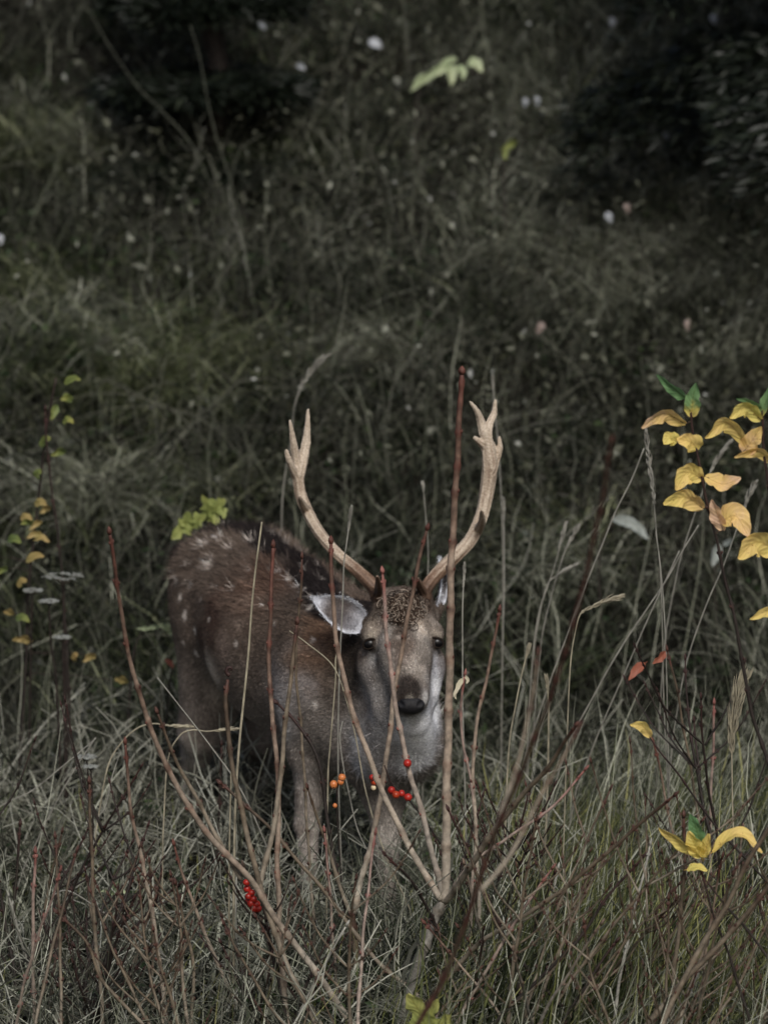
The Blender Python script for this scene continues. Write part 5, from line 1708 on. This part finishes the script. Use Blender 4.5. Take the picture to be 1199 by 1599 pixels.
# ------------------------------------------------------------------ seed-headed grasses
def seed_grass(label, pts, head, y, w=2.2, hw=7, mat='straw_grey', fluffy=1.0, group=None, n=60):
    """pts tip -> base of the stalk in the photo; head: how far along the path the seed head reaches (fraction)"""
    p = to_ground(world_path(pts, y, y, 8))
    e = empty('seed_grass', p[-1], label, 'grass stalk', group)
    mb = MB(); tube(mb, p, np.linspace(w * .35, w * .6, len(p)) * S(y), 5, True, age=np.linspace(.2, .8, len(p))); mb.build('stalk', M[mat], e)
    if head > 0:
        seg = np.concatenate([[0], np.cumsum(np.linalg.norm(np.diff(p, axis=0), axis=1))])
        L = head
        hb = MB()
        for i in range(n):
            s_ = random.random() * L
            c0 = np.array([np.interp(s_, seg, p[:, k]) for k in range(3)]); c1 = np.array([np.interp(max(s_ - .01, 0), seg, p[:, k]) for k in range(3)])
            up = c1 - c0
            up = up / (np.linalg.norm(up) + 1e-9) if np.linalg.norm(up) > 1e-6 else np.array([0, 0, 1.])
            o = np.array([random.gauss(0, 1), random.gauss(0, 1), random.gauss(0, .4)]); o -= up * o.dot(up); o /= np.linalg.norm(o)
            f = math.sin(math.pi * (s_ / L) ** .8 * .93 + .1)
            ln = hw * S(y) * (.5 + f) * random.uniform(.6, 1.2)
            a0 = c0; a1 = c0 + up * ln * .8 + o * ln * .32 * fluffy; a2 = a1 + up * ln * .6 + o * ln * .05
            tube(hb, np.array([a0, a1, a2]), np.array([.0005, .0016, .0003]) * (y + 9) / 9, 4, False, age=random.uniform(0, 1))
        hb.build('seed_head', M[mat], e)
    return e


SG = [
    ('pale feathery grass head arching over the left antler', [(510, 556), (490, 575), (472, 600), (460, 635), (455, 680), (440, 800), (445, 1000), (450, 1250)], .12, 1.3, 2.2, 9, 'straw_grey'),
    ('straight cream grass stalk crossing the flank of the deer', [(409, 815), (405, 845), (399, 890), (393, 950), (388, 1020), (381, 1090), (374, 1160), (368, 1250), (365, 1400), (365, 1599)], .0, -.9, 4.2, 5, 'straw'),
    ('thin pale stalk beside the left antler, in front of the back of the deer', [(548, 793), (545, 820), (541, 850), (537, 880), (535, 940), (530, 1050), (528, 1200), (535, 1400)], .05, -.4, 2.6, 5, 'straw_grey'),
    ('slim grass head hanging under the orange leaf at the right', [(1008, 670), (1011, 700), (1015, 735), (1020, 775), (1024, 830), (1030, 890), (1033, 960), (1036, 1100), (1045, 1300)], .16, -.2, 1.8, 8, 'straw_grey'),
    ('long leaning stalk right of the thick red shoot', [(1005, 700), (985, 750), (960, 800), (940, 850), (915, 910), (890, 980), (860, 1060), (830, 1150), (800, 1250)], .0, .1, 3.0, 5, 'straw_grey'),
    ('pair-like left grass head right of the right antler', [(883, 818), (877, 840), (868, 875), (855, 915), (840, 960), (830, 1040), (825, 1150)], .06, .3, 2.2, 6, 'straw_grey'),
    ('taller grass head leaning right behind the thick red shoot', [(902, 822), (892, 840), (882, 860), (872, 890), (858, 940), (845, 1000), (835, 1100)], .06, .35, 2.2, 6, 'straw_grey'),
    ('grass head bent over to the right, right of the right antler', [(903, 880), (885, 888), (868, 900), (855, 912), (842, 960), (830, 1050), (822, 1180)], .07, .3, 2.4, 5, 'straw_grey'),
    ('bright cream grass head bent right against the thick red shoot', [(968, 932), (945, 938), (925, 948), (907, 957), (898, 985), (890, 1040), (885, 1150), (880, 1300)], .09, -.5, 2.4, 9, 'straw'),
    ('large bleached feathery grass head at the right edge', [(1160, 1062), (1152, 1085), (1147, 1110), (1142, 1145), (1142, 1200), (1144, 1290), (1150, 1400), (1155, 1599)], .15, -.85, 2.6, 22, 'straw'),
    ('slender pale stalk at the right, crossing the green grass', [(1023, 830), (1030, 880), (1036, 950), (1040, 1050), (1043, 1200), (1048, 1400)], .0, -.3, 2.2, 5, 'straw_grey'),
    ('pale stalk leaning left from the yellow leaves down to the thicket', [(1090, 820), (1065, 860), (1040, 905), (1010, 950), (970, 1010), (930, 1080), (880, 1180), (850, 1300)], .0, -.1, 2.8, 5, 'straw_grey'),
    ('grey stalk leaning left beside the yellow-leaved bush', [(1060, 860), (1032, 920), (1005, 980), (975, 1050), (940, 1130), (900, 1230)], .0, .0, 2.4, 5, 'straw_grey'),
    ('pale grass head rising behind the orange leaves', [(1178, 755), (1165, 780), (1155, 810), (1130, 880), (1100, 950), (1070, 1040), (1050, 1150)], .08, .0, 2.2, 8, 'straw_grey'),
    ('faint grass head above the orange leaves', [(1140, 690), (1120, 715), (1105, 745), (1085, 800), (1060, 880), (1040, 980)], .08, .3, 2.2, 7, 'straw_grey'),
    ('white-tipped leaning stalk right of the red-tipped shoot beside the deer', [(826, 1008), (815, 1050), (805, 1100), (795, 1160), (790, 1250), (785, 1400)], .03, -.4, 3.0, 5, 'straw'),
    ('cream folded blade standing right of the deer', [(853, 1058), (855, 1080), (856, 1110), (855, 1200), (850, 1350)], .035, -.3, 3.4, 6, 'straw'),
    ('tall thin stalk right of the tall central shoot', [(725, 880), (722, 950), (722, 1030), (722, 1100), (725, 1200), (728, 1350)], .05, -.3, 2.8, 4, 'straw_grey'),
    ('pale upright stalk above the right antler', [(769, 588), (770, 610), (772, 640), (778, 700), (783, 800), (785, 900), (783, 1100)], .03, .9, 2.2, 4, 'straw_grey'),
    ('grey grass head right of the right antler, low', [(785, 780), (786, 810), (787, 850), (787, 920), (785, 1000), (783, 1100)], .05, .5, 2.2, 6, 'straw_grey'),
    ('thin stalk rising between the antlers', [(660, 755), (664, 800), (668, 850), (668, 900), (665, 1000), (660, 1200)], .02, .5, 2.0, 4, 'straw_grey'),
    ('bent pale straw crossing the lower left with an open seed head', [(300, 1135), (262, 1133), (240, 1130), (215, 1137), (190, 1160), (168, 1200), (150, 1300)], .06, -.2, 2.6, 6, 'straw'),
    ('pale straw bent right over the hind leg of the deer', [(370, 1138), (345, 1140), (322, 1142), (300, 1140), (280, 1150), (262, 1190), (255, 1300)], .05, -.3, 2.6, 6, 'straw'),
    ('straight straw slanting in front of the hind leg of the deer', [(246, 1058), (275, 1095), (310, 1140), (340, 1180), (365, 1215), (390, 1260), (420, 1330)], .0, -.5, 2.6, 4, 'straw_grey'),
    ('thin straw slanting across the chest of the deer', [(452, 985), (480, 1005), (520, 1040), (540, 1090), (555, 1150), (572, 1240), (600, 1330), (640, 1420)], .0, -.5, 2.4, 4, 'straw'),
    ('hooked pale straw hanging beside the neck of the deer', [(528, 1010), (524, 1030), (524, 1060), (520, 1110), (515, 1170), (512, 1220), (510, 1400)], .0, -.5, 2.6, 4, 'straw'),
    ('thin straw looping in front of the foreleg of the deer', [(535, 1126), (531, 1150), (535, 1190), (545, 1240), (560, 1300), (590, 1360), (610, 1420)], .0, -.5, 2.2, 4, 'straw_grey'),
    ('pair of pale stalks standing under the belly, left one', [(362, 1175), (360, 1250), (358, 1350), (358, 1450), (360, 1599)], .0, -.8, 3.5, 4, 'straw'),
    ('pair of pale stalks standing under the belly, right one', [(370, 1355), (368, 1420), (370, 1500), (368, 1599)], .02, -.85, 4.5, 5, 'straw_grey'),
    ('long pale straw lying slanted across the lower left', [(82, 1398), (110, 1392), (170, 1430), (230, 1470), (290, 1520), (335, 1550), (380, 1599)], .0, -.8, 3.2, 4, 'straw_grey'),
    ('thin straw rising left of the lower left red tips', [(188, 1175), (175, 1215), (165, 1260), (150, 1290), (140, 1400)], .0, -.3, 2.2, 4, 'straw_grey'),
    ('leaning straw at the left edge below the umbels', [(148, 1155), (100, 1195), (50, 1235), (-5, 1265), (-40, 1330)], .0, -.2, 2.4, 4, 'straw_grey'),
    ('thin straw fanning to the left edge', [(150, 1152), (118, 1200), (90, 1250), (60, 1310), (30, 1380), (10, 1500)], .0, -.1, 2.4, 4, 'straw_grey'),
]
for (lab, pts, head, y, w, hw, mt) in SG:
    seed_grass(lab, pts, head, y, w, hw, mt, n=150 if hw > 20 else 70)

# background stalks that stand out from the bank (look-alikes)
BS = [[(140, 15), (170, 70), (215, 135), (255, 175), (295, 220), (325, 280), (350, 340)], [(298, 40), (312, 90), (325, 160), (340, 220), (365, 300), (385, 400), (400, 500)], [(152, 150), (142, 185), (133, 220), (130, 260)],
      [(548, 90), (545, 150), (540, 220), (525, 300), (508, 350), (500, 400)], [(500, 200), (515, 235), (530, 260)], [(410, 210), (375, 235), (360, 290), (352, 380)], [(250, 270), (285, 300), (305, 340), (312, 400)],
      [(270, 490), (240, 505), (200, 520), (170, 530), (120, 535)], [(320, 420), (285, 460), (262, 510)], [(190, 470), (205, 500), (205, 560)], [(640, 430), (648, 480), (645, 560), (640, 640)], [(700, 480), (708, 520), (715, 560)],
      [(760, 300), (790, 330), (820, 360), (840, 400)], [(1130, 70), (1115, 100), (1095, 130), (1070, 180)], [(850, 35), (835, 55), (810, 75), (795, 100)], [(1040, 340), (1010, 355), (975, 350), (950, 370)], [(900, 520), (890, 560), (884, 620)],
      [(830, 500), (815, 560), (800, 620)], [(5, 130), (40, 180), (75, 220), (110, 250)], [(20, 110), (60, 150), (95, 190)], [(0, 180), (30, 215), (60, 235), (90, 250)], [(560, 600), (555, 680), (550, 780)], [(590, 560), (600, 640), (604, 720)],
      [(680, 640), (690, 720), (700, 800)], [(300, 590), (330, 640), (350, 720)], [(140, 560), (155, 620), (160, 700)], [(240, 590), (245, 680), (240, 740)], [(850, 640), (840, 700), (838, 790)], [(1000, 560), (1010, 620), (1015, 700)], [(1110, 230), (1090, 300), (1082, 360)]]
for i, pts in enumerate(BS):
    gp = G(pts[-1][0], pts[-1][1] + 30); y = gp[1] - .05
    p = catmull([W(a, b_, y) for a, b_ in pts] + [gp - np.array([0, 0, .02])], 6)
    mb = MB(); tube(mb, p, np.linspace(.0009, .0022, len(p)), 5, True, age=np.linspace(.6, 1, len(p)))
    tag(mb.build('dead_stalk', M['straw_dull']), 'thin bleached dead stalk leaning on the dark bank', 'stalk', 'dead stalks on the bank')

# ------------------------------------------------------------------ dry umbels at the left
def umbel(label, c_px, y, r_px, stem):
    p = to_ground(world_path([c_px] + stem, y, y))
    e = empty('dry_umbel', p[-1], label, 'seed head')
    mb = MB(); tube(mb, p, np.linspace(1.2, 2.2, len(p)) * S(y), 6, True, age=.4); mb.build('stalk', M['bark_dark'], e)
    c0 = p[0]; R = r_px * S(y)
    hb = MB(); rb = MB()
    for i in range(16):
        a = i / 16 * 6.283 + random.uniform(-.1, .1); q = random.uniform(.45, 1) if i % 2 else 1
        t_ = c0 + np.array([math.cos(a) * R * q, math.sin(a) * R * q, R * (.28 - .1 * q)])
        tube(rb, np.array([c0 - np.array([0, 0, R * .35]), c0 + (t_ - c0) * .5 + np.array([0, 0, -R * .05]), t_]), .0008, 4, False, age=.6)
        for k in range(9):
            ellip(hb, t_ + np.array([random.gauss(0, R * .12), random.gauss(0, R * .12), random.uniform(0, .003)]), (.0028, .0028, .0013), 5, 3)
    rb.build('ray', M['weed_plain'], e); tag(hb.build('floret_mass', M['umbel'], e), kind='stuff')


umbel('flat grey dried umbel beside the dark stem, highest of the left ones', (100, 905), .7, 26, [(99, 940), (101, 1000), (104, 1100), (106, 1300)])
umbel('smaller dried umbel below and left of the highest one', (77, 942), .6, 13, [(78, 970), (82, 1020), (88, 1060), (95, 1200)])
umbel('small dried umbel by the dark stem left of the rump', (98, 998), .6, 12, [(99, 1030), (101, 1100), (103, 1250)])
umbel('faint dried umbel at the far left above the orange leaf', (52, 925), .9, 14, [(50, 960), (48, 1050), (46, 1200)])
umbel('pair of pale dried flower discs at the lower left', (136, 1185), .0, 13, [(138, 1210), (140, 1260), (142, 1400)])
umbel('greyish dried disc right under the pale pair, lower left', (142, 1200), -.05, 10, [(144, 1230), (146, 1300), (148, 1400)])
print('objects', len(bpy.data.objects), 'tris', sum(len(o.data.loops) - 2 * len(o.data.polygons) for o in bpy.data.objects if o.type == 'MESH'))
